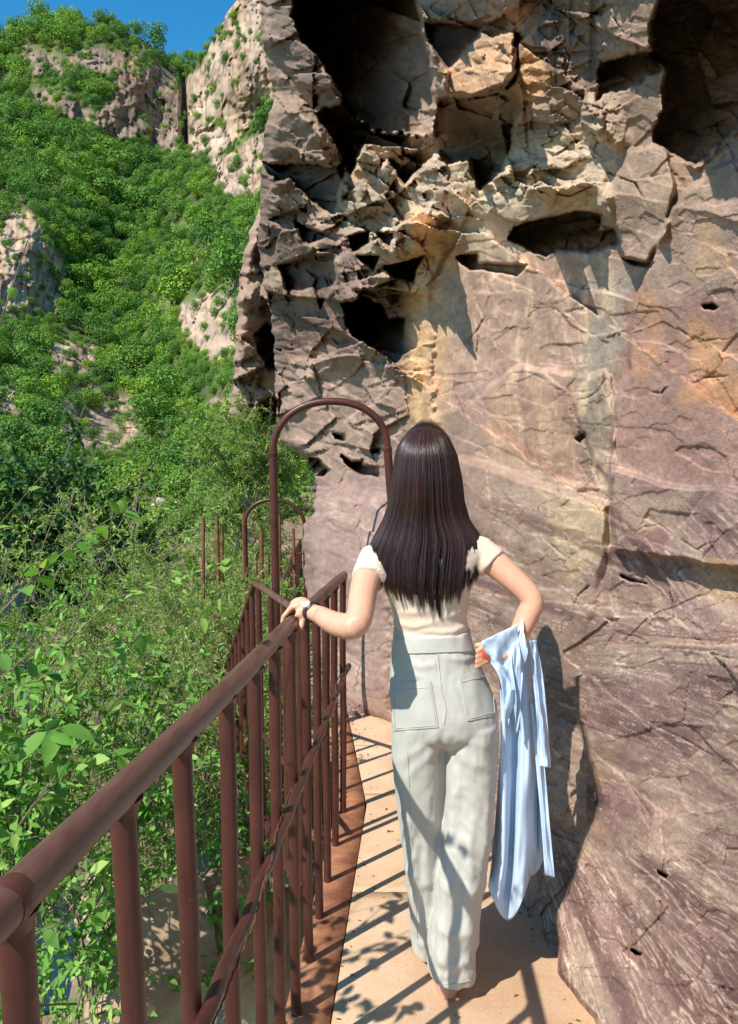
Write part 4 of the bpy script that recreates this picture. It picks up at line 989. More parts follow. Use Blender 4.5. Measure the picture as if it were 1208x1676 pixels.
fe = [  # u, v of the middle of the crown top, depth, foot v
    (330, 985, 5.6, 1330, (.55, .5, .30), 'tallest feathery green shrub just left of the stair railing'), (255, 1010, 6.2, 1300, (.6, .5, .3), 'feathery green shrub left of the tallest one behind the rail'),
    (370, 1080, 4.8, 1420, (.35, .35, .3), 'fine-leaved shrub pressed against the near balusters'), (290, 1110, 4.6, 1440, (.45, .4, .3), 'fine-leaved green shrub below the middle of the top rail'),
    (180, 1060, 6.8, 1330, (.6, .5, .3), 'feathery shrub behind the broad-leaved bush on the left'), (345, 930, 8.5, 1150, (.7, .6, .35), 'yellow-green feathery shrub at the foot of the three rods'),
    (420, 930, 9.6, 1120, (.6, .6, .35), 'feathery scrub between the small arch and the rods'), (150, 960, 9.5, 1180, (.9, .7, .4), 'feathery shrub on the bank in front of the dark stream'),
    (60, 1140, 6.0, 1420, (.6, .5, .35), 'feathery shrub at the left edge under the broad leaves'), (470, 900, 12.5, 1030, (.7, .6, .4), 'pale green scrub beyond the small arch'),
    (20, 960, 11, 1200, (1.0, .8, .4), 'feathery shrub at the left edge before the dark water'), (290, 960, 10, 1160, (.8, .7, .35), 'feathery shrub in the gap left of the three rods'),
    (430, 1010, 7.0, 1260, (.3, .4, .3), 'feathery shrub showing through the stair balusters'), (20, 1280, 4.2, 1560, (.4, .4, .3), 'fine-leaved shrub at the left edge below the broad leaves'),
    (200, 1200, 4.6, 1500, (.4, .4, .3), 'fine-leaved shrub behind the near part of the top rail'), (420, 840, 20, 960, (1.6, 1, .7), 'bright green scrub filling the small arch'), (470, 800, 26, 900, (2, 1.2, .9), 'bright green scrub between the small arch and the rock'),
    (398, 705, 11.8, 830, (.6, .5, .35), 'leafy shrub at the foot of the far rock buttress'), (440, 672, 12.0, 800, (.6, .5, .4), 'green shrub between the far buttress and the near cliff'), (392, 760, 14, 900, (.8, .6, .4), 'green scrub directly above the small arch'),
    (230, 900, 13, 1080, (1.2, .8, .5), 'low yellowish scrub in front of the pale stream boulders'), (330, 880, 16, 1010, (1.5, 1, .6), 'yellow-green scrub slope behind the three rods')]
for i, (u, v, w, fv, sp, lb) in enumerate(fe):
    tp, bs = atw(u, v, w), atw(u + 10, fv, w)
    shrub(bs, tp, sp, 26, .05 * (w / 5.5) ** .75, .2, 6500, M_FEA, M_BARK, lb, 'shrub', 900 + i, G_F, twigs=9, thin=.0045 * (w / 6) ** .5, lsd=.7)
br = [(120, 985, 3.6, 1330, (.42, .3, .16), 'broad-leaved bush with pale green leaves at the left edge'), (30, 1010, 3.2, 1330, (.3, .3, .18), 'broad-leaved bush cut by the left edge, brightest leaves'),
      (210, 1080, 3.3, 1380, (.3, .25, .2), 'broad-leaved bush above the near top rail'), (90, 1190, 2.9, 1500, (.32, .25, .2), 'broad-leaved bush low at the left behind the near top rail'),
      (280, 1420, 3.6, 1640, (.3, .3, .2), 'leafy vine clump seen between the second and third baluster'), (150, 1370, 3.3, 1640, (.3, .3, .2), 'leafy vine clump under the near end of the top rail'),
      (375, 1330, 3.9, 1560, (.2, .3, .25), 'small-leaved plant behind the middle balusters'), (430, 1180, 4.4, 1500, (.15, .3, .25), 'leafy plant close against the far balusters'), (60, 1560, 3.6, 1720, (.3, .3, .15), 'leafy plant in the lower left corner'), (20, 1120, 2.7, 1420, (.22, .25, .2), 'nearest broad-leaved bush at the left edge')]
for i, (u, v, w, fv, sp, lb) in enumerate(br):
    shrub(atw(u, fv, w), atw(u, v, w), sp, 17, .044, .48, 1150, M_BRD, M_BARK, lb, 'shrub', 1200 + i, 'broad-leaved shrubs behind the near railing', twigs=5, thin=.004, droop=.5, lsd=.45)
# one long spray whose large leaves can be told apart
spr = empty('leafy_spray', tuple(atw(60, 1120, 3.0))); tag(spr, 'long pale twig with large green leaves reaching across toward the rods', 'twig')
o0 = np.array(atw(60, 1120, 3.0)); pth = [np.array(atw(u, v, w)) for u, v, w in ((60, 1120, 3.0), (110, 1050, 3.2), (180, 985, 3.5), (260, 950, 3.8), (330, 935, 4.1), (385, 918, 4.3))]
link('stem', MB().tube([Vector(p - o0) for p in pth], [.005, .0045, .004, .003, .0022, .001], 6).mesh('stem'), M_TWIG, spr, True)
lmv = [(0, 0, 0), (.3, .24, .04), (.7, .2, .03), (1, 0, -.08), (.7, -.2, .03), (.3, -.24, .04), (.3, 0, 0), (.7, 0, -.01)]
lm = bpy.data.meshes.new('leaf'); lm.from_pydata(lmv, [], [(0, 6, 1), (1, 6, 7, 2), (2, 7, 3), (3, 7, 4), (4, 7, 6, 5), (5, 6, 0)]); lm.update()
a = lm.attributes.new('tone', 'FLOAT', 'POINT'); a.data.foreach_set('value', np.full(8, .72, np.float32)); lm.materials.append(M_BRD)
lr = random.Random(11)
for i in range(46):
    t = lr.uniform(.05, 1) * 5; k = int(min(t, 4)); p = pth[k] + (pth[k + 1] - pth[k]) * (t - k) - o0
    lf = link('leaf', lm, None, spr); lf.location = Vector(p) ; s = lr.uniform(.04, .085); lf.scale = (s, s, s)
    lf.rotation_euler = (lr.uniform(-.6, .6), lr.uniform(-.5, .5), lr.uniform(-3.14, 3.14))
# shrub left of the view whose shade dapples the floor
shrub((-1.35, 1.05, -.7), (-.98, 1.50, 1.62), (.26, .36, .26), 18, .055, .55, 1700, M_BRD, M_BARK, 'overhanging shrub just left of the railing that shades the floor', 'shrub', 1300, twigs=5, thin=.004, lsd=.5)
# mid-distance trees and dead branches at the left
mt = [(35, 745, 34, 950, 8.5, 'large dark green tree at the left edge below the slope'), (95, 845, 31, 985, 6, 'low dark tree added to stand in for the shaded gap above the stream pool'), (110, 800, 38, 960, 6, 'yellow-green tree right of the large dark tree at the left'), (200, 850, 40, 965, 5, 'light green tree in front of the stream boulders')]  # the low dark tree is added in place of shade beneath the trees
for i, (u, v, w, fv, s, lb) in enumerate(mt):
    shrub(atw(u, fv, w), atw(u, v, w), (2.4, 2.0, 1.3), 26, .34, .5, 6500, M_DRK if i < 2 else M_MID, M_BARK, lb, 'tree', 1400 + i, 'trees by the stream', twigs=8, thin=.05, lsd=.7, name='broadleaf_tree')
for i, (u, v, w, fv, lb) in enumerate([(170, 800, 14, 935, 'bare grey shrub with dead forked branches above the stream'), (215, 830, 13, 960, 'smaller bare shrub with dead twigs beside the stream boulders'), (60, 850, 15, 985, 'bare twiggy shrub in front of the dark tree')]):
    shrub(atw(u, fv, w), atw(u, v, w), (1.0, .8, .35), 9, .1, .4, 900, M_FEA, M_TWIG, lb, 'shrub', 1500 + i, 'bare shrubs', twigs=8, thin=.011, bare=.3)
# ================================================================ PERSON (seen from behind)
def cloth_mat(name, c, c2, rough=.85, scale=900.0, bs=.25, sheen=.15, big=6.0, trans=0.0):
    m, nt, p, out = new_mat(name)
    pos = geo_pos(nt)
    f = ramp(nt, noise_tex(nt, big, 4, .6, pos), [(.3, 0), (.7, 1)])
    nt.links.new(mix_rgb(nt, f, c, c2), p.inputs['Base Color'])
    p.inputs['Roughness'].default_value = rough; p.inputs['Specular IOR Level'].default_value = .2
    p.inputs['Sheen Weight'].default_value = sheen
    bump(nt, p, noise_tex(nt, scale, 2, .6, pos), bs, .001)
    if trans > 0:
        tr = nn(nt, 'ShaderNodeBsdfTranslucent'); tr.inputs['Color'].default_value = c
        mx = nn(nt, 'ShaderNodeMixShader'); mx.inputs[0].default_value = trans
        nt.links.new(p.outputs[0], mx.inputs[1]); nt.links.new(tr.outputs[0], mx.inputs[2]); nt.links.new(mx.outputs[0], out.inputs['Surface'])
    return m
M_SKIN, nt, p, _o = new_mat('skin')
c = mix_rgb(nt, ramp(nt, noise_tex(nt, 14, 4, .6, geo_pos(nt)), [(.3, 0), (.7, 1)]), S(208, 156, 126), S(220, 170, 140)); nt.links.new(c, p.inputs['Base Color'])
p.inputs['Roughness'].default_value = .48; p.inputs['Subsurface Weight'].default_value = .12; p.inputs['Subsurface Radius'].default_value = (.012, .005, .003); p.inputs['Subsurface Scale'].default_value = 1.0
p.inputs['Specular IOR Level'].default_value = .3
M_TOP = cloth_mat('cream_knit', S(212, 192, 168), S(222, 204, 182), .9, 1400, .3)
M_JEAN = cloth_mat('pale_denim', S(181, 179, 168), S(195, 193, 183), .85, 1500, .35, .1)
M_THREAD = cloth_mat('denim_stitch', S(182, 180, 168), S(192, 190, 178), .8, 800, .1)
M_SHIRT = cloth_mat('light_blue_cotton', S(186, 208, 230), S(200, 219, 237), .8, 1600, .2, .1, trans=.08)
M_HAIR, nt, p, _o = new_mat('dark_brown_hair')
hv = nn(nt, 'ShaderNodeAttribute', attribute_name='tone').outputs['Fac']
nt.links.new(ramp(nt, hv, [(0, S(33, 20, 18)), (.6, S(57, 35, 31)), (1, S(94, 60, 51))]), p.inputs['Base Color'])
p.inputs['Roughness'].default_value = .36; p.inputs['Specular IOR Level'].default_value = .5
M_SHOE = simple_mat('nude_leather', S(196, 150, 126), S(206, 162, 138), 20, .45, .1, 200, .4)
M_STEEL = simple_mat('watch_steel', S(190, 184, 172), S(206, 200, 190), 40, .25, 0, 10, .6)
M_STEEL.node_tree.nodes['Principled BSDF'].inputs['Metallic'].default_value = .9
M_DARK = simple_mat('dark_leather_strap', S(48, 42, 38), S(60, 52, 46), 60, .55, .2, 300, .3)
M_DIAL = simple_mat('pale_dial', S(226, 224, 214), S(232, 230, 222), 50, .3, 0, 10, .5)

def remesh(mb, voxel, smooth_it=4, smooth_f=.5):
    me = mb.mesh('tmp'); o = bpy.data.objects.new('tmp', me); C.objects.link(o)
    m = o.modifiers.new('r', 'REMESH'); m.mode = 'VOXEL'; m.voxel_size = voxel
    s = o.modifiers.new('s', 'SMOOTH'); s.iterations = smooth_it; s.factor = smooth_f
    dg = bpy.context.evaluated_depsgraph_get(); r = bpy.data.meshes.new_from_object(o.evaluated_get(dg))
    bpy.data.objects.remove(o, do_unlink=True); bpy.data.meshes.remove(me); return r
def ring(c, hw, hd, n=28, sq=2.0, tilt=0.0, rz=0.0):
    """one cross-section: half width hw (x), half depth hd (y), superellipse power sq; tilt rolls it about y, rz about z"""
    P = []
    for k in range(n):
        t = 2 * math.pi * k / n; x = math.copysign(abs(math.cos(t)) ** (2 / sq), math.cos(t)) * hw; y = math.copysign(abs(math.sin(t)) ** (2 / sq), math.sin(t)) * hd
        x2 = x * math.cos(rz) - y * math.sin(rz); y2 = x * math.sin(rz) + y * math.cos(rz)
        P.append(Vector((c.x + x2, c.y + y2, c.z + x2 * math.tan(tilt))))
    return P
def pring(u, v, Y, hwpx, hd, **k):
    c = at(u, v, Y); w = proj(np.array(c))[2]; return ring(c, hwpx * w / FOC, hd, **k)
def densify(keys, m=4):
    """Catmull-Rom through rows of numbers"""
    K = np.array(keys, float); n = len(K); outp = []
    for i in range(n - 1):
        p0, p1, p2, p3 = K[max(i - 1, 0)], K[i], K[i + 1], K[min(i + 2, n - 1)]
        for j in range(m):
            t = j / m; outp.append(.5 * ((2 * p1) + (-p0 + p2) * t + (2 * p0 - 5 * p1 + 4 * p2 - p3) * t * t + (-p0 + 3 * p1 - 3 * p2 + p3) * t ** 3))
    outp.append(K[-1]); return outp
def loft(mb, keys, m=4, n=28, sq=2.2, tilts=None):
    return mb.rings([pring(k[0], k[1], k[2], k[3], k[4], n=n, sq=sq, tilt=(k[5] if len(k) > 5 else 0)) for k in densify(keys, m)])
def mesh_arrays(me):
    V = np.empty(len(me.vertices) * 3, np.float32); me.vertices.foreach_get('co', V)
    N = np.empty(len(me.vertices) * 3, np.float32); me.vertex_normals.foreach_get('vector', N); return V.reshape(-1, 3).astype(float), N.reshape(-1, 3).astype(float)
def put(me, V): me.vertices.foreach_set('co', np.asarray(V, np.float32).ravel()); me.update()

person = empty('person', (.2, 2.08, 0.0))
tag(person, 'person with long dark hair seen from behind, in cream top and pale wide jeans', 'person')
def pchild(me, name, mat, parent=None, smooth=True):
    par = parent or person; o = link(name, me, mat, par, smooth)
    if par is person: o.matrix_parent_inverse = Matrix.Translation(person.location).inverted()
    return o

# ---- body: head, neck, trunk, arms, hands, legs and feet as one surface
YB = 2.10
sh_l, el_l, wr_l = at(612, 918, 2.10), at(582, 1030, 1.86), at(506, 1000, 2.015)
sh_r, el_r, wr_r = at(786, 906, 2.10), at(872, 982, 2.03), at(834, 1072, 2.00)
ry = 2.045; rc = Vector((rail_x(ry), ry, rail_z(ry)))          # where the hand holds the rail
bd = MB()
hc = at(699, 768, 2.15)
bd.rings([ring(hc + Vector((0, .012 * math.cos(a), .118 * math.cos(a))), .074 * math.sin(a) * (1 if a < 1.6 else .93) + .001, .094 * math.sin(a) + .001, n=24) for a in np.linspace(.05, 3.09, 15)])
bd.tube([hc + Vector((0, .10, -.01)), hc + Vector((0, .112, -.03)), hc + Vector((0, .10, -.045))], [.006, .012, .008], 8, True, True)   # nose
for sgn in (-1, 1): bd.tube([hc + Vector((sgn * .072, .0, .02)), hc + Vector((sgn * .079, -.006, 0)), hc + Vector((sgn * .072, 0, -.03))], [.008, .012, .007], 8, True, True)   # ears
bd.tube([hc + Vector((0, .095, -.068)), hc + Vector((.0, .09, -.09))], [.022, .026], 10, True, True)   # mouth and chin
bd.tube([hc + Vector((0, 0, -.05)), hc + Vector((0, -.008, -.13)), hc + Vector((0, -.015, -.21))], [.054, .052, .062], 18)
loft(bd, [(699, 872, 2.10, 46, .055), (699, 892, 2.10, 88, .066), (699, 925, 2.10, 84, .08), (700, 960, 2.10, 68, .088), (702, 1000, 2.10, 58, .085), (705, 1045, 2.10, 56, .082), (712, 1090, 2.10, 66, .095), (722, 1150, 2.095, 78, .11), (726, 1200, 2.09, 80, .10)], sq=2.3)
def limb(P, R, n=16):
    K = densify([list(p) + [r] for p, r in zip(P, R)], 5); bd.tube([Vector(k[:3]) for k in K], [k[3] for k in K], n, True, True)
# left arm to the rail
limb([sh_l + Vector((.03, 0, .012)), sh_l, sh_l.lerp(el_l, .45) + Vector((-.006, 0, 0)), el_l + Vector((.004, .004, .012)), el_l.lerp(wr_l, .35) + Vector((-.004, .0, -.004)), el_l.lerp(wr_l, .75), wr_l], [.043, .043, .038, .0325, .0315, .025, .021])
palm = rc + Vector((.004, -.004, .043))
limb([wr_l, wr_l.lerp(palm, .55) + Vector((0, 0, .006)), palm], [.0225, .024, .022], 12)
for j in range(4):                                                # four fingers over the rail, curling down its far side
    yj = ry + (.030 - .0205 * j); fx = rail_x(yj); fz = rail_z(yj); R = .0235; L = [.94, 1.05, 1.0, .82][j]; rf = [.0083, .0088, .0086, .0074][j]
    kn = Vector((fx - .006, yj, fz + R + .019))
    P = [wr_l.lerp(kn, .6) + Vector((0, 0, .008)), kn]
    for a in (35, 75, 112, 150):
        aa = math.radians(a * L); P.append(Vector((fx - math.sin(aa) * (R + .0095), yj + .001 * j, fz + math.cos(aa) * (R + .0095))))
    bd.tube(P, [.0105, rf * 1.12, rf, rf * .97, rf * .92, rf * .78], 10, True, True)
th0 = wr_l.lerp(palm, .5) + Vector((-.004, -.014, -.002))           # thumb leaves the side of the palm and closes under the near side
bd.tube([th0, th0 + Vector((-.006, -.022, -.010)), Vector((rail_x(ry - .05) + .026, ry - .048, rail_z(ry - .05) + .012)), Vector((rail_x(ry - .06) + .022, ry - .062, rail_z(ry - .06) - .010))], [.013, .0115, .0098, .0078], 10, True, True)
# right arm akimbo, hand on the hip
limb([sh_r - Vector((.03, 0, -.012)), sh_r, sh_r.lerp(el_r, .45) + Vector((.004, 0, .006)), el_r + Vector((-.004, 0, .004)), el_r.lerp(wr_r, .3) + Vector((.003, 0, 0)), el_r.lerp(wr_r, .75), wr_r], [.043, .042, .036, .031, .031, .025, .021])
hp = at(803, 1068, 1.992)
limb([wr_r, wr_r.lerp(hp, .5), hp], [.022, .021, .018], 12)
for j in range(4):
    o_ = Vector((0, .004 * j, -.016 * j)); k0 = wr_r.lerp(hp, .75) + o_ + Vector((0, -.004, .02)); a0 = at(796, 1060, 1.990) + o_ + Vector((0, 0, .01)); a1 = at(781, 1066, 1.997) + o_
    bd.tube([wr_r.lerp(hp, .4), k0, k0.lerp(a0, .8), a0.lerp(a1, .8), a1], [.011, .0088, .0084, .0078, .0066], 10, True, True)
bd.tube([wr_r.lerp(hp, .3) + Vector((0, .01, .0)), hp + Vector((.0, .03, .012)), hp + Vector((-.03, .05, .004))], [.012, .010, .008], 10, True, True)
# legs and feet inside the jeans
fl, fr_ = on_floor(700, 1566), on_floor(720, 1636)
kn_l, kn_r = at(696, 1385, 2.135), at(757, 1385, 2.075)
al_, ar_ = at(708, 1560, 2.225), at(733, 1610, 2.06)
an_l = Vector((al_.x, 2.215, floor_z(2.2) + .085)); an_r = Vector((ar_.x - .004, fr_.y + .035, floor_z(fr_.y) + .085))
for hip, kn, an in ((at(688, 1190, 2.09), kn_l, an_l), (at(764, 1190, 2.09), kn_r, an_r)):
    limb([hip, hip.lerp(kn, .5), kn, kn.lerp(an, .35), kn.lerp(an, .8), an, an + Vector((.0, .01, -.045))], [.074, .058, .044, .040, .030, .028, .026])
    bd.rings([ring(Vector((an.x, an.y - .035 + t * .225, floor_z(an.y - .035 + t * .225) + .012 + h)), w_, h) for t, w_, h in ((0, .012, .018), (.08, .026, .032), (.3, .032, .036), (.6, .038, .026), (.85, .04, .018), (1, .02, .012))]) if False else None
    rr = []
    for t, w_, h in ((0, .010, .016), (.06, .024, .034), (.25, .030, .040), (.55, .037, .027), (.85, .040, .017), (.97, .028, .012), (1, .012, .008)):
        y = an.y - .035 + t * .225; z = floor_z(y) + .012 + h; rr.append([Vector((an.x + math.cos(q) * w_ * (1), y, z + math.sin(q) * h)) for q in np.linspace(0, 2 * math.pi, 16, endpoint=False)])
    bd.rings(rr)
body_me = remesh(bd, .0036, 5, .5)
pchild(body_me, 'body', M_SKIN)

# ---- jeans
jb = MB()
loft(jb, [(706, 1024, 2.10, 61, .098, -.03), (707, 1046, 2.10, 64, .105, -.03), (712, 1083, 2.10, 73, .118, -.05), (720, 1122, 2.095, 83, .130, -.05), (727, 1158, 2.09, 88, .132, -.04), (727, 1186, 2.09, 86, .122, 0), (727, 1206, 2.10, 70, .09, 0)], sq=2.35)
loft(jb, [(770, 1170, 2.09, 44, .120), (768, 1230, 2.09, 46, .115), (766, 1300, 2.085, 43.5, .105), (757, 1400, 2.07, 41, .100), (747, 1490, 2.065, 38.5, .09), (741, 1542, 2.06, 38, .086), (738, 1584, 2.062, 39, .088)], sq=2.3)
loft(jb, [(684, 1170, 2.095, 43, .120), (684, 1230, 2.10, 44, .112), (688, 1300, 2.115, 40.5, .104), (697, 1400, 2.14, 37.5, .1), (703, 1470, 2.175, 35.5, .09), (705, 1512, 2.205, 33, .088), (705, 1546, 2.23, 32.5, .088)], sq=2.3)
jm = remesh(jb, .0052, 6, .5)
V, N = mesh_arrays(jm); U_, V_, W_ = proj(V)
d = np.zeros(len(V)); backf = sstep(-.1, .35, -N[:, 1])
FOLDS = [  # polyline in the picture, half width px, lift (m): creases that run in the cloth
 ([(722,1192),(700,1215),(668,1238),(648,1250)], 7, .003), ([(724,1205),(700,1240),(664,1275)], 8, .004), ([(728,1196),(760,1215),(800,1222)], 7, .003), ([(730,1212),(765,1245),(805,1262)], 9, .004),
 ([(722,1200),(724,1260),(722,1330),(716,1420)], 6, -.012), ([(735,1230),(742,1300),(738,1380)], 8, .006), ([(648,1082),(690,1092),(718,1086)], 6, .004), ([(722,1076),(760,1080),(785,1072)], 6, .004), ([(655,1100),(700,1112)], 6, .003),
 ([(655,1330),(690,1350),(712,1345)], 8, .005), ([(664,1290),(676,1380),(684,1470)], 8, .006), ([(700,1300),(698,1400),(700,1500)], 7, .006), ([(668,1420),(690,1450),(712,1440)], 8, .006), ([(672,1500),(695,1520),(708,1500)], 8, .007), ([(680,1540),(700,1552)], 7, .006),
 ([(780,1290),(768,1390),(770,1480),(760,1570)], 9, .008), ([(742,1340),(730,1440),(722,1540),(722,1600)], 8, .008), ([(800,1280),(792,1380),(780,1460)], 8, .005), ([(730,1450),(760,1470),(785,1450)], 9, .005), ([(712,1500),(740,1530),(774,1520)], 10, .007), ([(706,1560),(740,1582),(774,1566)], 9, .007), ([(708,1590),(745,1604),(774,1594)], 7, .005),
 ([(745,1260),(752,1290),(748,1330)], 7, .004), ([(756,1400),(752,1470),(740,1520)], 7, -.006), ([(690,1390),(686,1450),(694,1520)], 6, -.006)]
for ln, hw, h in FOLDS:
    sd, pr = line_sd(U_, V_, ln); d += h * np.exp(-(sd / hw) ** 2) * np.sin(np.pi * np.clip(.08 + .84 * pr, 0, 1)) * backf
low = sstep(1180, 1500, V_)
d += (.0035 + .004 * low) * fbm(U_ / 22, V_ / 60, V[:, 1] * 9, oct=3, seed=401) + .0016 * fbm(U_ / 9, V_ / 16, V[:, 1] * 20, oct=2, seed=402)
d += .0045 * low * np.sin(V_ / 15 + 3 * fbm(U_ / 40, V_ / 60, oct=2, seed=405)) * sstep(1420, 1560, V_) * .6
for th_, sd_k, am_ in ((1.2, 431, .0034), (.75, 433, .003), (1.75, 437, .0034)):
    a_ = math.cos(th_) * U_ + math.sin(th_) * V_; b_ = -math.sin(th_) * U_ + math.cos(th_) * V_
    rdg = 1 - np.abs(fbm(a_ / 70, b_ / 17, V[:, 1] * 6, oct=2, seed=sd_k)) * 3.2; d += am_ * np.clip(rdg, 0, 1) * sstep(0, .35, fbm(a_ / 90, b_ / 50, oct=1, seed=sd_k + 50)) * (.25 + .75 * sstep(1200, 1330, V_))
V2 = V + N * d[:, None]; put(jm, V2)
jeans = pchild(jm, 'jeans', M_JEAN)
bvh = BVHTree.FromPolygons([tuple(x) for x in V2], [tuple(q.vertices) for q in jm.polygons])
def hit(tree, u, v, off):
    dv = Vector(rays(u, v)).normalized(); h = tree.ray_cast(Vector(CAM), dv)
    return None if h[0] is None else h[0] + (h[1] if h[1].dot(dv) < 0 else -h[1]) * off
def patch(tree, quad, nu, nv, off, name, mat, parent, thick=.0012):
    """cloth patch lying on a surface: quad corners in the picture (tl, tr, br, bl)"""
    q = [np.array(x, float) for x in quad]; V, ok = [], True
    for lay_ in (off + thick, off - .004):
        for i in range(nv):
            for j in range(nu):
                a, b = j / (nu - 1), i / (nv - 1); pt = (q[0] * (1 - a) + q[1] * a) * (1 - b) + (q[3] * (1 - a) + q[2] * a) * b
                h = hit(tree, pt[0], pt[1], lay_); V.append(tuple(h) if h else (V[-1] if V else (0, 0, 0)))
    n = nu * nv; f = grid_faces(nv, nu); F = [tuple(x) for x in f[:, ::-1]] + [tuple(x + n) for x in f]
    rim = [j for j in range(nu)] + [i * nu + nu - 1 for i in range(1, nv)] + [(nv - 1) * nu + j for j in range(nu - 2, -1, -1)] + [i * nu for i in range(nv - 2, 0, -1)]
    for a, b in zip(rim, rim[1:] + rim[:1]): F.append((a, b, b + n, a + n))
    me = bpy.data.meshes.new(name); me.from_pydata(V, [], F); me.update(); o = link(name, me, mat, parent, True); me.set_sharp_from_angle(angle=math.radians(50)); return o
def stitch(tree, line, r, name, mat, parent, off=.0012, step=3.0):
    P = []
    for (a, b) in zip(line[:-1], line[1:]):
        n = max(2, int(math.hypot(b[0] - a[0], b[1] - a[1]) / step))
        for k in range(n):
            h = hit(tree, a[0] + (b[0] - a[0]) * k / n, a[1] + (b[1] - a[1]) * k / n, off)
            if h and (not P or (h - P[-1]).length < .03): P.append(h)
    if len(P) > 2: return MB().tube(P, r, 5).build(name, mat, parent)
wb = patch(bvh, [(647, 1047), (767, 1044), (772, 1066), (646, 1070)], 30, 5, .002, 'waistband', M_JEAN, jeans, .002)
for quad in ([(642, 1118), (705, 1114), (718, 1190), (645, 1196)], [(750, 1106), (805, 1094), (812, 1170), (764, 1180)]):
    pk = patch(bvh, quad, 14, 14, .0012, 'back_pocket', M_JEAN, jeans, .0014)
    tl, tr, br_, bl = quad; ins = lambda p, dx, dy: (p[0] + dx, p[1] + dy)
    pbv = BVHTree.FromObject(pk, bpy.context.evaluated_depsgraph_get()) if False else None
    stitch(bvh, [ins(tl, 3, 3), ins(bl, 3, -4), ins(br_, -4, -4), ins(tr, -3, 3)], .0009, 'pocket_stitch', M_THREAD, pk, .0032)
    stitch(bvh, [ins(tl, 3, 11), ins(tr, -3, 11)], .0009, 'pocket_stitch', M_THREAD, pk, .0032)
stitch(bvh, [(714, 1050), (717, 1080), (722, 1130), (730, 1160), (726, 1188)], .0022, 'seat_seam', M_JEAN, jeans, .0004)
stitch(bvh, [(667, 1230), (672, 1330), (678, 1430), (684, 1540)], .0013, 'leg_seam', M_JEAN, jeans, .0004)
stitch(bvh, [(702, 1605), (738, 1611), (773, 1603)], .0011, 'hem_stitch', M_THREAD, jeans, .0012)
patch(bvh, [(709, 1038), (719, 1037), (721, 1066), (711, 1067)], 4, 8, .005, 'belt_loop', M_JEAN, jeans, .002) if False else None

# ---- cream top
tb = MB()
loft(tb, [(699, 868, 2.10, 42, .062), (699, 884, 2.10, 78, .074), (699, 902, 2.10, 95, .083), (699, 930, 2.10, 86, .092), (700, 960, 2.10, 72, .098), (702, 995, 2.10, 61, .094), (705, 1020, 2.10, 59.5, .092), (706, 1033, 2.10, 61, .096)], sq=2.35)
for s_, e_, f_ in ((sh_l, el_l, .30), (sh_r, el_r, .24)):
    inn = Vector((.04 if s_ is sh_l else -.04, 0, .012)); q = s_.lerp(e_, f_)
    K = [s_ + inn, s_, s_.lerp(e_, f_ * .6), q]; tb.tube(K, [.047, .0485, .048, .0485], 24)
tm = remesh(tb, .0048, 6, .5)
V, N = mesh_arrays(tm); U_, V_, W_ = proj(V); d = np.zeros(len(V))
for ln, hw, h in [([(636,1016),(680,1026),(712,1018)], 5, .005), ([(690,1034),(740,1034),(768,1020)], 5, .006), ([(655,1002),(690,1003)], 5, .003), ([(720,1012),(768,996)], 6, .004), ([(645,1046),(700,1050),(765,1040)], 4, .003), ([(618,930),(640,960),(650,990)], 7, .004), ([(590,925),(612,938)], 5, .003), ([(690,960),(700,1000)], 8, .003)]:
    sd, pr = line_sd(U_, V_, ln); d += h * np.exp(-(sd / hw) ** 2) * np.sin(np.pi * np.clip(.1 + .8 * pr, 0, 1))
d += .002 * fbm(U_ / 18, V_ / 10, V[:, 1] * 9, oct=3, seed=411)
put(tm, V + N * d[:, None]); topo = pchild(tm, 'top', M_TOP)

# ---- hair: a close cap under many separate strands
Lh = [(697, 690), (700, 681), (706, 670), (716, 660), (730, 651), (745, 646), (780, 641), (820, 636), (850, 627), (880, 611), (900, 600), (920, 594), (960, 596), (1000, 612)]
Rh = [(697, 702), (700, 713), (706, 724), (716, 734), (730, 742), (745, 749), (780, 756), (820, 760), (850, 769), (870, 783), (885, 793), (905, 798), (940, 795), (1000, 782)]
lv = np.array([x[0] for x in Lh], float); lu = np.array([x[1] for x in Lh], float); rv = np.array([x[0] for x in Rh], float); ru = np.array([x[1] for x in Rh], float)
hg = np.random.default_rng(77); nst = 5600
def back_y(s, v, lay_):
    """how far the hair stands behind the head and back"""
    dep = np.interp(v, [697, 704, 720, 745, 780, 820, 860, 900, 950, 1000], [.012, .045, .082, .108, .118, .112, .098, .100, .118, .122]) * lay_
    yc = np.interp(v, [697, 760, 840, 900, 1000], [2.15, 2.15, 2.14, 2.115, 2.11])
    return yc - dep * np.sqrt(np.clip(1 - (np.abs(s) ** 2.3), 0, 1))
HV, HF, HT = [], [], []; base_i = 0; NS = 22; KS = 4
def tip_v(s): return np.interp(s, [-1, -.9, -.7, -.45, -.2, 0, .3, .5, .7, .88, 1], [915, 944, 966, 980, 990, 996, 1000, 992, 974, 942, 902])
ncl = 64; cl_s = np.sort(np.sin(np.linspace(-1.5, 1.5, ncl)) * .98 + hg.normal(size=ncl) * .012); cl_len = hg.normal(size=ncl) * 6; cl_ph = hg.uniform(0, 6.28, ncl); cl_lay = 1 + hg.normal(size=ncl) * .045; cl_tone = hg.normal(size=ncl) * .07
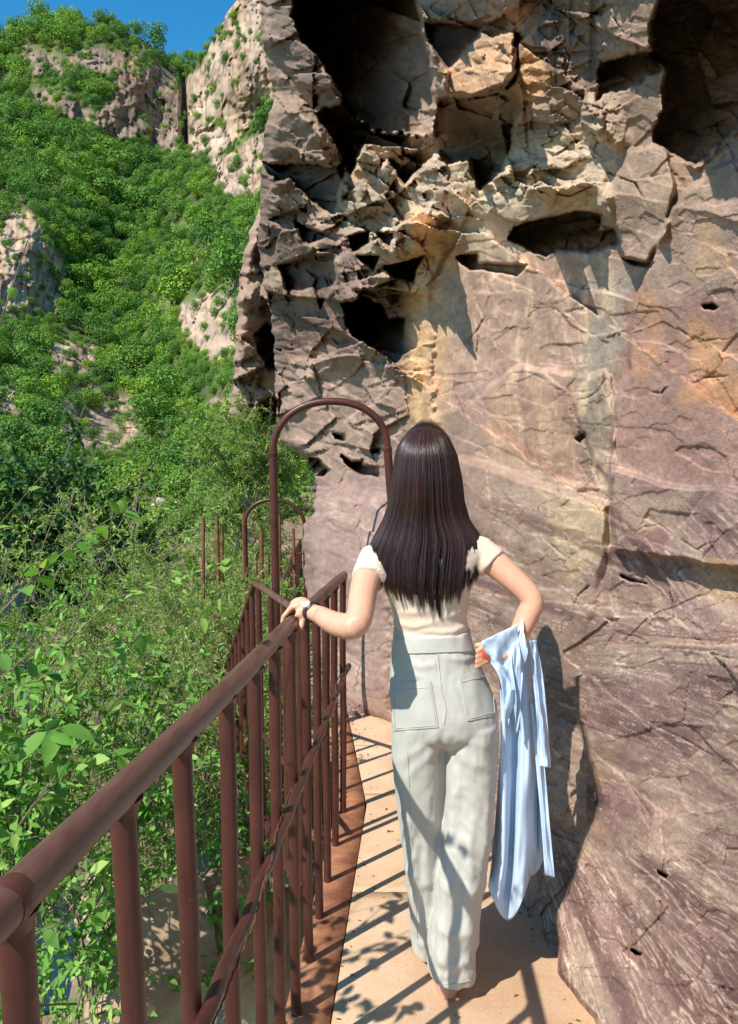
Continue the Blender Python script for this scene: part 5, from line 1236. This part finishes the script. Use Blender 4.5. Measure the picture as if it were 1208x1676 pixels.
for i in range(nst):
    fly = i < 70
    s = float(np.clip(math.sin(hg.uniform(-1.55, 1.55)) * .99, -1, 1)); k = int(np.argmin(np.abs(cl_s - s + hg.normal() * .02)))
    ve = tip_v(cl_s[k]) + cl_len[k] - abs(hg.normal()) * 10 - (hg.random() < .16) * hg.uniform(10, 90)
    t = np.linspace(0, 1, NS); vst = 697.5 + 8 * hg.random() ** 2 + 4 * abs(s); vv = vst + (ve - vst) * t ** 1.12
    pull = sstep(.45, 1.0, t) * hg.uniform(.15, .55) * (0 if fly else 1)
    sw = s + (cl_s[k] - s) * pull
    wig = (.016 * np.sin(vv / 46 + cl_ph[k]) + .006 * np.sin(vv / 17 + cl_ph[k] * 3)) * sstep(.25, 1, t) + (.05 * np.sin(vv / 40 + i) + .03 * hg.normal()) * t ** 2 * fly
    ss = np.clip(sw + wig, -1.12, 1.12)
    u = np.interp(vv, lv, lu) * (1 - (ss + 1) / 2) + np.interp(vv, rv, ru) * (ss + 1) / 2
    Y = back_y(np.clip(ss, -1, 1), vv, 1 + (cl_lay[k] - 1) * sstep(.2, .8, t) + .02 * hg.normal()); r = rays(u, vv); P = CAM + r * (Y / r[:, 1])[:, None]
    rad = .00085 * hg.uniform(.6, 1.3) * (.55 if fly else 1) * np.interp(t, [0, .1, .75, 1], [.8, 1, .9, .12])
    T = np.gradient(P, axis=0); T /= np.linalg.norm(T, axis=1)[:, None] + 1e-9
    a = np.cross(T, np.array([0.0, -1, .2])); a /= np.linalg.norm(a, axis=1)[:, None] + 1e-9; b = np.cross(T, a)
    ang = 2 * np.pi * np.arange(KS) / KS + hg.random()
    Rg = P[:, None, :] + rad[:, None, None] * (a[:, None, :] * np.cos(ang)[None, :, None] + b[:, None, :] * np.sin(ang)[None, :, None])
    HV.append(Rg.reshape(-1, 3)); ii = np.arange(NS - 1)[:, None] * KS; kk = np.arange(KS)[None, :]; k2 = (kk + 1) % KS
    HF.append(np.stack([ii + kk, ii + k2, ii + KS + k2, ii + KS + kk], -1).reshape(-1, 4) + base_i); base_i += NS * KS
    HT.append(np.full(NS * KS, np.clip(.42 + cl_tone[k] + .2 * hg.normal() + .25 * (hg.random() < .06), 0, 1)))
hm = leaf_mesh('hair', np.concatenate(HV), np.concatenate(HF), np.concatenate(HT)); hm.shade_smooth()
hair = pchild(hm, 'hair', M_HAIR)
ct_ = np.linspace(0, 1, 44); cs_ = np.linspace(-.97, .97, 41); CU = []
for t in ct_:
    v = 697.5 + (tip_v(cs_) - 18 - 697.5) * t
    u = np.interp(v, lv, lu) * (1 - (cs_ + 1) / 2) + np.interp(v, rv, ru) * (cs_ + 1) / 2; Y = back_y(cs_, v, .92); r = rays(u, v); CU.append(CAM + r * (Y / r[:, 1])[:, None])
CU = np.array(CU); n_ = CU.shape[0] * CU.shape[1]; fr0 = CU.copy(); fr0[..., 1] += .03
cm = leaf_mesh('hair_under_layer', np.concatenate([CU.reshape(-1, 3), fr0.reshape(-1, 3)]), np.concatenate([grid_faces(44, 41)[:, ::-1], grid_faces(44, 41) + n_]), np.full(2 * n_, .1))
pchild(cm, 'hair_under_layer', M_HAIR, hair)
# front half of the head of hair, out of sight from the path
fm = MB(); fm.rings([ring(hc + Vector((0, .02 + .012 * math.cos(a), .012 + .118 * math.cos(a))), .083 * math.sin(a) + .001, .09 * math.sin(a) + .001, n=24) for a in np.linspace(.05, 1.25, 9)])
fo = fm.build('crown_hair', M_HAIR, hair)

# ---- watch and shoes
wv = (wr_l - el_l).normalized(); wc = el_l.lerp(wr_l, .93); ax = wv.orthogonal().normalized(); bx_ = wv.cross(ax)
def wrist_ring(c, r, h, n=24):
    mb = MB(); mb.rings([[c + wv * z + (ax * math.cos(t) + bx_ * math.sin(t)) * q for t in np.linspace(0, 2 * math.pi, n, endpoint=False)] for z, q in ((-h, r), (-h, r + .0022), (h, r + .0022), (h, r))], False); return mb
wt = wrist_ring(wc, .0262, .0062).build('wristwatch', M_DARK, person); wt.matrix_parent_inverse = Matrix.Translation(person.location).inverted()
toc = (Vector(CAM) - wc); toc = (toc - wv * toc.dot(wv)).normalized() ; up_ = (toc * .8 + Vector((0, 0, .6))); up_ = (up_ - wv * up_.dot(wv)).normalized(); sd_ = wv.cross(up_)
def disc(c, r, h, mat, name, par):
    mb = MB(); mb.rings([[c + up_ * z + (wv * math.cos(t) + sd_ * math.sin(t)) * q for t in np.linspace(0, 2 * math.pi, 28, endpoint=False)] for z, q in ((0, r), (h * .8, r), (h, r * .9))]); o = mb.build(name, mat, par); o.matrix_parent_inverse = par.matrix_parent_inverse if False else Matrix.Identity(4); return o
disc(wc + up_ * .0265, .0125, .006, M_STEEL, 'watch_case', wt); disc(wc + up_ * .0326, .0105, .0006, M_DIAL, 'watch_dial', wt)
for an in (an_l, an_r):
    mb = MB(); so, sn = [], []
    for t, w_ in ((0, .012), (.06, .026), (.25, .032), (.55, .04), (.85, .043), (.97, .030), (1, .012)):
        y = an.y - .037 + t * .23; z = floor_z(y); sn.append([Vector((an.x + x * w_, y, z + dz)) for x, dz in ((-1, .002), (1, .002), (1, .014), (-1, .014))])
    mb.rings(sn); o = mb.build('shoe', M_SHOE, person); o.matrix_parent_inverse = Matrix.Translation(person.location).inverted()
    hb = MB(); ng_ = 14; rows = []
    for z_, g in ((.014, 1.0), (.03, 1.03), (.048, .98), (.058, .93)):
        rows.append([Vector((an.x + math.sin(a) * .0315 * g, an.y + .005 - math.cos(a) * .046 * g, floor_z(an.y) + z_)) for a in np.linspace(-1.5, 1.5, ng_)])
    vs = [p for r in rows for p in r]; F = grid_faces(4, ng_); me = mesh_np('heel_counter', np.array([tuple(p) for p in vs]), F); h_ = link('heel_counter', me, M_SHOE, o, True)

# ================================================================ SHIRT draped over the forearm
shirt = empty('draped_shirt', tuple(at(845, 1060, 2.0))); tag(shirt, 'light blue shirt hanging in folds from the woman\'s right forearm', 'shirt')
def panel(Ls, Rs, Y0, folds, amp, name, seed, hem=0.0, nu=70, nv=90, curl=.0, parent=None):
    """hanging cloth: left and right edges in the picture, vertical folds that deepen downwards"""
    L = np.array(densify(Ls, 8)); Rr = np.array(densify(Rs, 8)); t = np.linspace(0, 1, nv)
    li = np.stack([np.interp(t, np.linspace(0, 1, len(L)), L[:, k]) for k in (0, 1)], 1); ri = np.stack([np.interp(t, np.linspace(0, 1, len(Rr)), Rr[:, k]) for k in (0, 1)], 1)
    a = np.linspace(0, 1, nu); ph = np.random.default_rng(seed).uniform(0, 6.28, 4)
    A, T = np.meshgrid(a, t); uu = li[:, None, 0] * (1 - A) + ri[:, None, 0] * A; vv = li[:, None, 1] * (1 - A) + ri[:, None, 1] * A
    wob_ = .45 * fbm(A * 1.6 + seed, T * 2.6, oct=1, seed=seed)
    f = np.sin(2 * np.pi * (folds * (A + .05 * np.sin(T * 4 + ph[0])) + wob_) + ph[1]) + .2 * np.sin(2 * np.pi * (folds * 2.3 * A + wob_ * 1.5) + ph[2] + T * 2)
    f = np.sign(f) * np.abs(f) ** .8
    dep = amp * (.35 + .65 * sstep(0, .35, T)) * f + .010 * fbm(A * 3.5 + 1.4 * T, T * 6 - A, oct=2, seed=seed + 3)
    vv = vv + hem * np.sin(np.pi * A) * T ** 4
    Y = Y0 + dep + curl * (A - .5) ** 2 * 4
    r = rays(uu, vv); P = CAM + r * (Y / r[..., 1])[..., None] - np.array(shirt.location)
    Q = P + np.array([0, .0022, 0]); n = nu * nv; f4 = grid_faces(nv, nu); F = [f4[:, ::-1], f4 + n]
    rim = list(range(nu)) + [i * nu + nu - 1 for i in range(1, nv)] + [(nv - 1) * nu + j for j in range(nu - 2, -1, -1)] + [i * nu for i in range(nv - 2, 0, -1)]
    F.append(np.array([(x, y, y + n, x + n) for x, y in zip(rim, rim[1:] + rim[:1])]))
    return link(name, mesh_np(name, np.concatenate([P.reshape(-1, 3), Q.reshape(-1, 3)]), np.concatenate(F)), M_SHIRT, parent or shirt, True)
panel([(816, 1060), (818, 1120), (820, 1200), (814, 1300), (806, 1400), (799, 1452)], [(866, 1060), (874, 1120), (878, 1200), (880, 1300), (878, 1390), (868, 1436)], 2.055, 1.35, .034, 'body_panel', 21, 62, curl=.02)
panel([(842, 1060), (848, 1150), (850, 1240), (852, 1330), (850, 1400)], [(878, 1060), (886, 1150), (888, 1240), (892, 1340), (894, 1396)], 2.10, 1.2, .03, 'back_panel', 22, 34)
panel([(864, 1050), (872, 1110), (879, 1180), (884, 1254)], [(878, 1048), (889, 1110), (896, 1180), (902, 1257)], 1.998, .8, .010, 'sleeve', 24, 0, 24, 60)
panel([(868, 1150), (878, 1260), (886, 1350), (892, 1432)], [(882, 1150), (892, 1260), (900, 1350), (908, 1437)], 2.025, .8, .010, 'shirt_tie', 25, 0, 24, 60)
panel([(788, 1050), (800, 1080), (818, 1112), (826, 1168)], [(846, 1022), (852, 1075), (852, 1122), (834, 1176)], 1.968, .75, .009, 'collar_flap', 23, 4, 40, 50)
# the part that lies over the arm: a saddle of cloth falling to both sides
NA, NP = 44, 70; SV = np.zeros((NP, NA, 3)); ev, wv2 = np.array(el_r), np.array(wr_r); axd = (wv2 - ev) / np.linalg.norm(wv2 - ev)
for j in range(NA):
    sA = j / (NA - 1); c0 = ev + (wv2 - ev) * (.52 + .62 * sA) + np.array([0, .002, .002]); R0 = .037 + .004 * math.sin(sA * 9 + 1)
    fd = .05 + .17 * math.exp(-((sA - .55) / .25) ** 2) + .015 * math.sin(sA * 14); bdp = .22 + .05 * math.sin(sA * 8)
    for i in range(NP):
        q = i / (NP - 1)
        if q < .35: x = (.35 - q) / .35; P_ = c0 + np.array([0, -R0 - .004 * x, -fd * x]); P_ += np.array([.012 * x, -.012 * x * math.sin(sA * 15 + 2 * x), 0])
        elif q < .65: th_ = math.pi * (q - .35) / .3; P_ = c0 + np.array([0, -R0 * math.cos(th_), R0 * .95 * math.sin(th_)])
        else: x = (q - .65) / .35; P_ = c0 + np.array([.01 * x, R0 + .01 * x * math.sin(sA * 16), -bdp * x])
        SV[i, j] = P_
SV += (.004 * fbm(np.arange(NP)[:, None] / 7 + np.arange(NA)[None, :] / 5, np.arange(NA)[None, :] / 4 + 0 * np.arange(NP)[:, None], oct=3, seed=431))[..., None] * np.array([.3, -1, .4])
SV2 = SV.copy(); SV2[:, :, 1] += np.where(np.arange(NP)[:, None] < NP / 2, .0025, -.0025); SV2[int(NP * .35):int(NP * .65), :, 2] -= .003
nS = NA * NP; rim = list(range(NA)) + [i * NA + NA - 1 for i in range(1, NP)] + [(NP - 1) * NA + j for j in range(NA - 2, -1, -1)] + [i * NA for i in range(NP - 2, 0, -1)]
FS_ = np.concatenate([grid_faces(NP, NA), grid_faces(NP, NA)[:, ::-1] + nS, np.array([(y, x, x + nS, y + nS) for x, y in zip(rim, rim[1:] + rim[:1])])])
o = link('arm_drape', mesh_np('arm_drape', np.concatenate([SV.reshape(-1, 3), SV2.reshape(-1, 3)]) - np.array(shirt.location), FS_), M_SHIRT, shirt, True)

M_RED = simple_mat('red_orange_case', S(206, 84, 62), S(216, 96, 72), 30, .5, .05, 100, .4)
ri = MB(); cR = at(798, 1062, 1.972)
ri.rings([ring(cR + Vector((.004 * z, 0, z * .026)), .013 * g, .006 * g, n=20, sq=4) for z, g in ((-1, .8), (-.92, 1), (.92, 1), (1, .8))])
tag(ri.build('small_case', M_RED), 'small red-orange item held against the hip in the right hand', 'item')
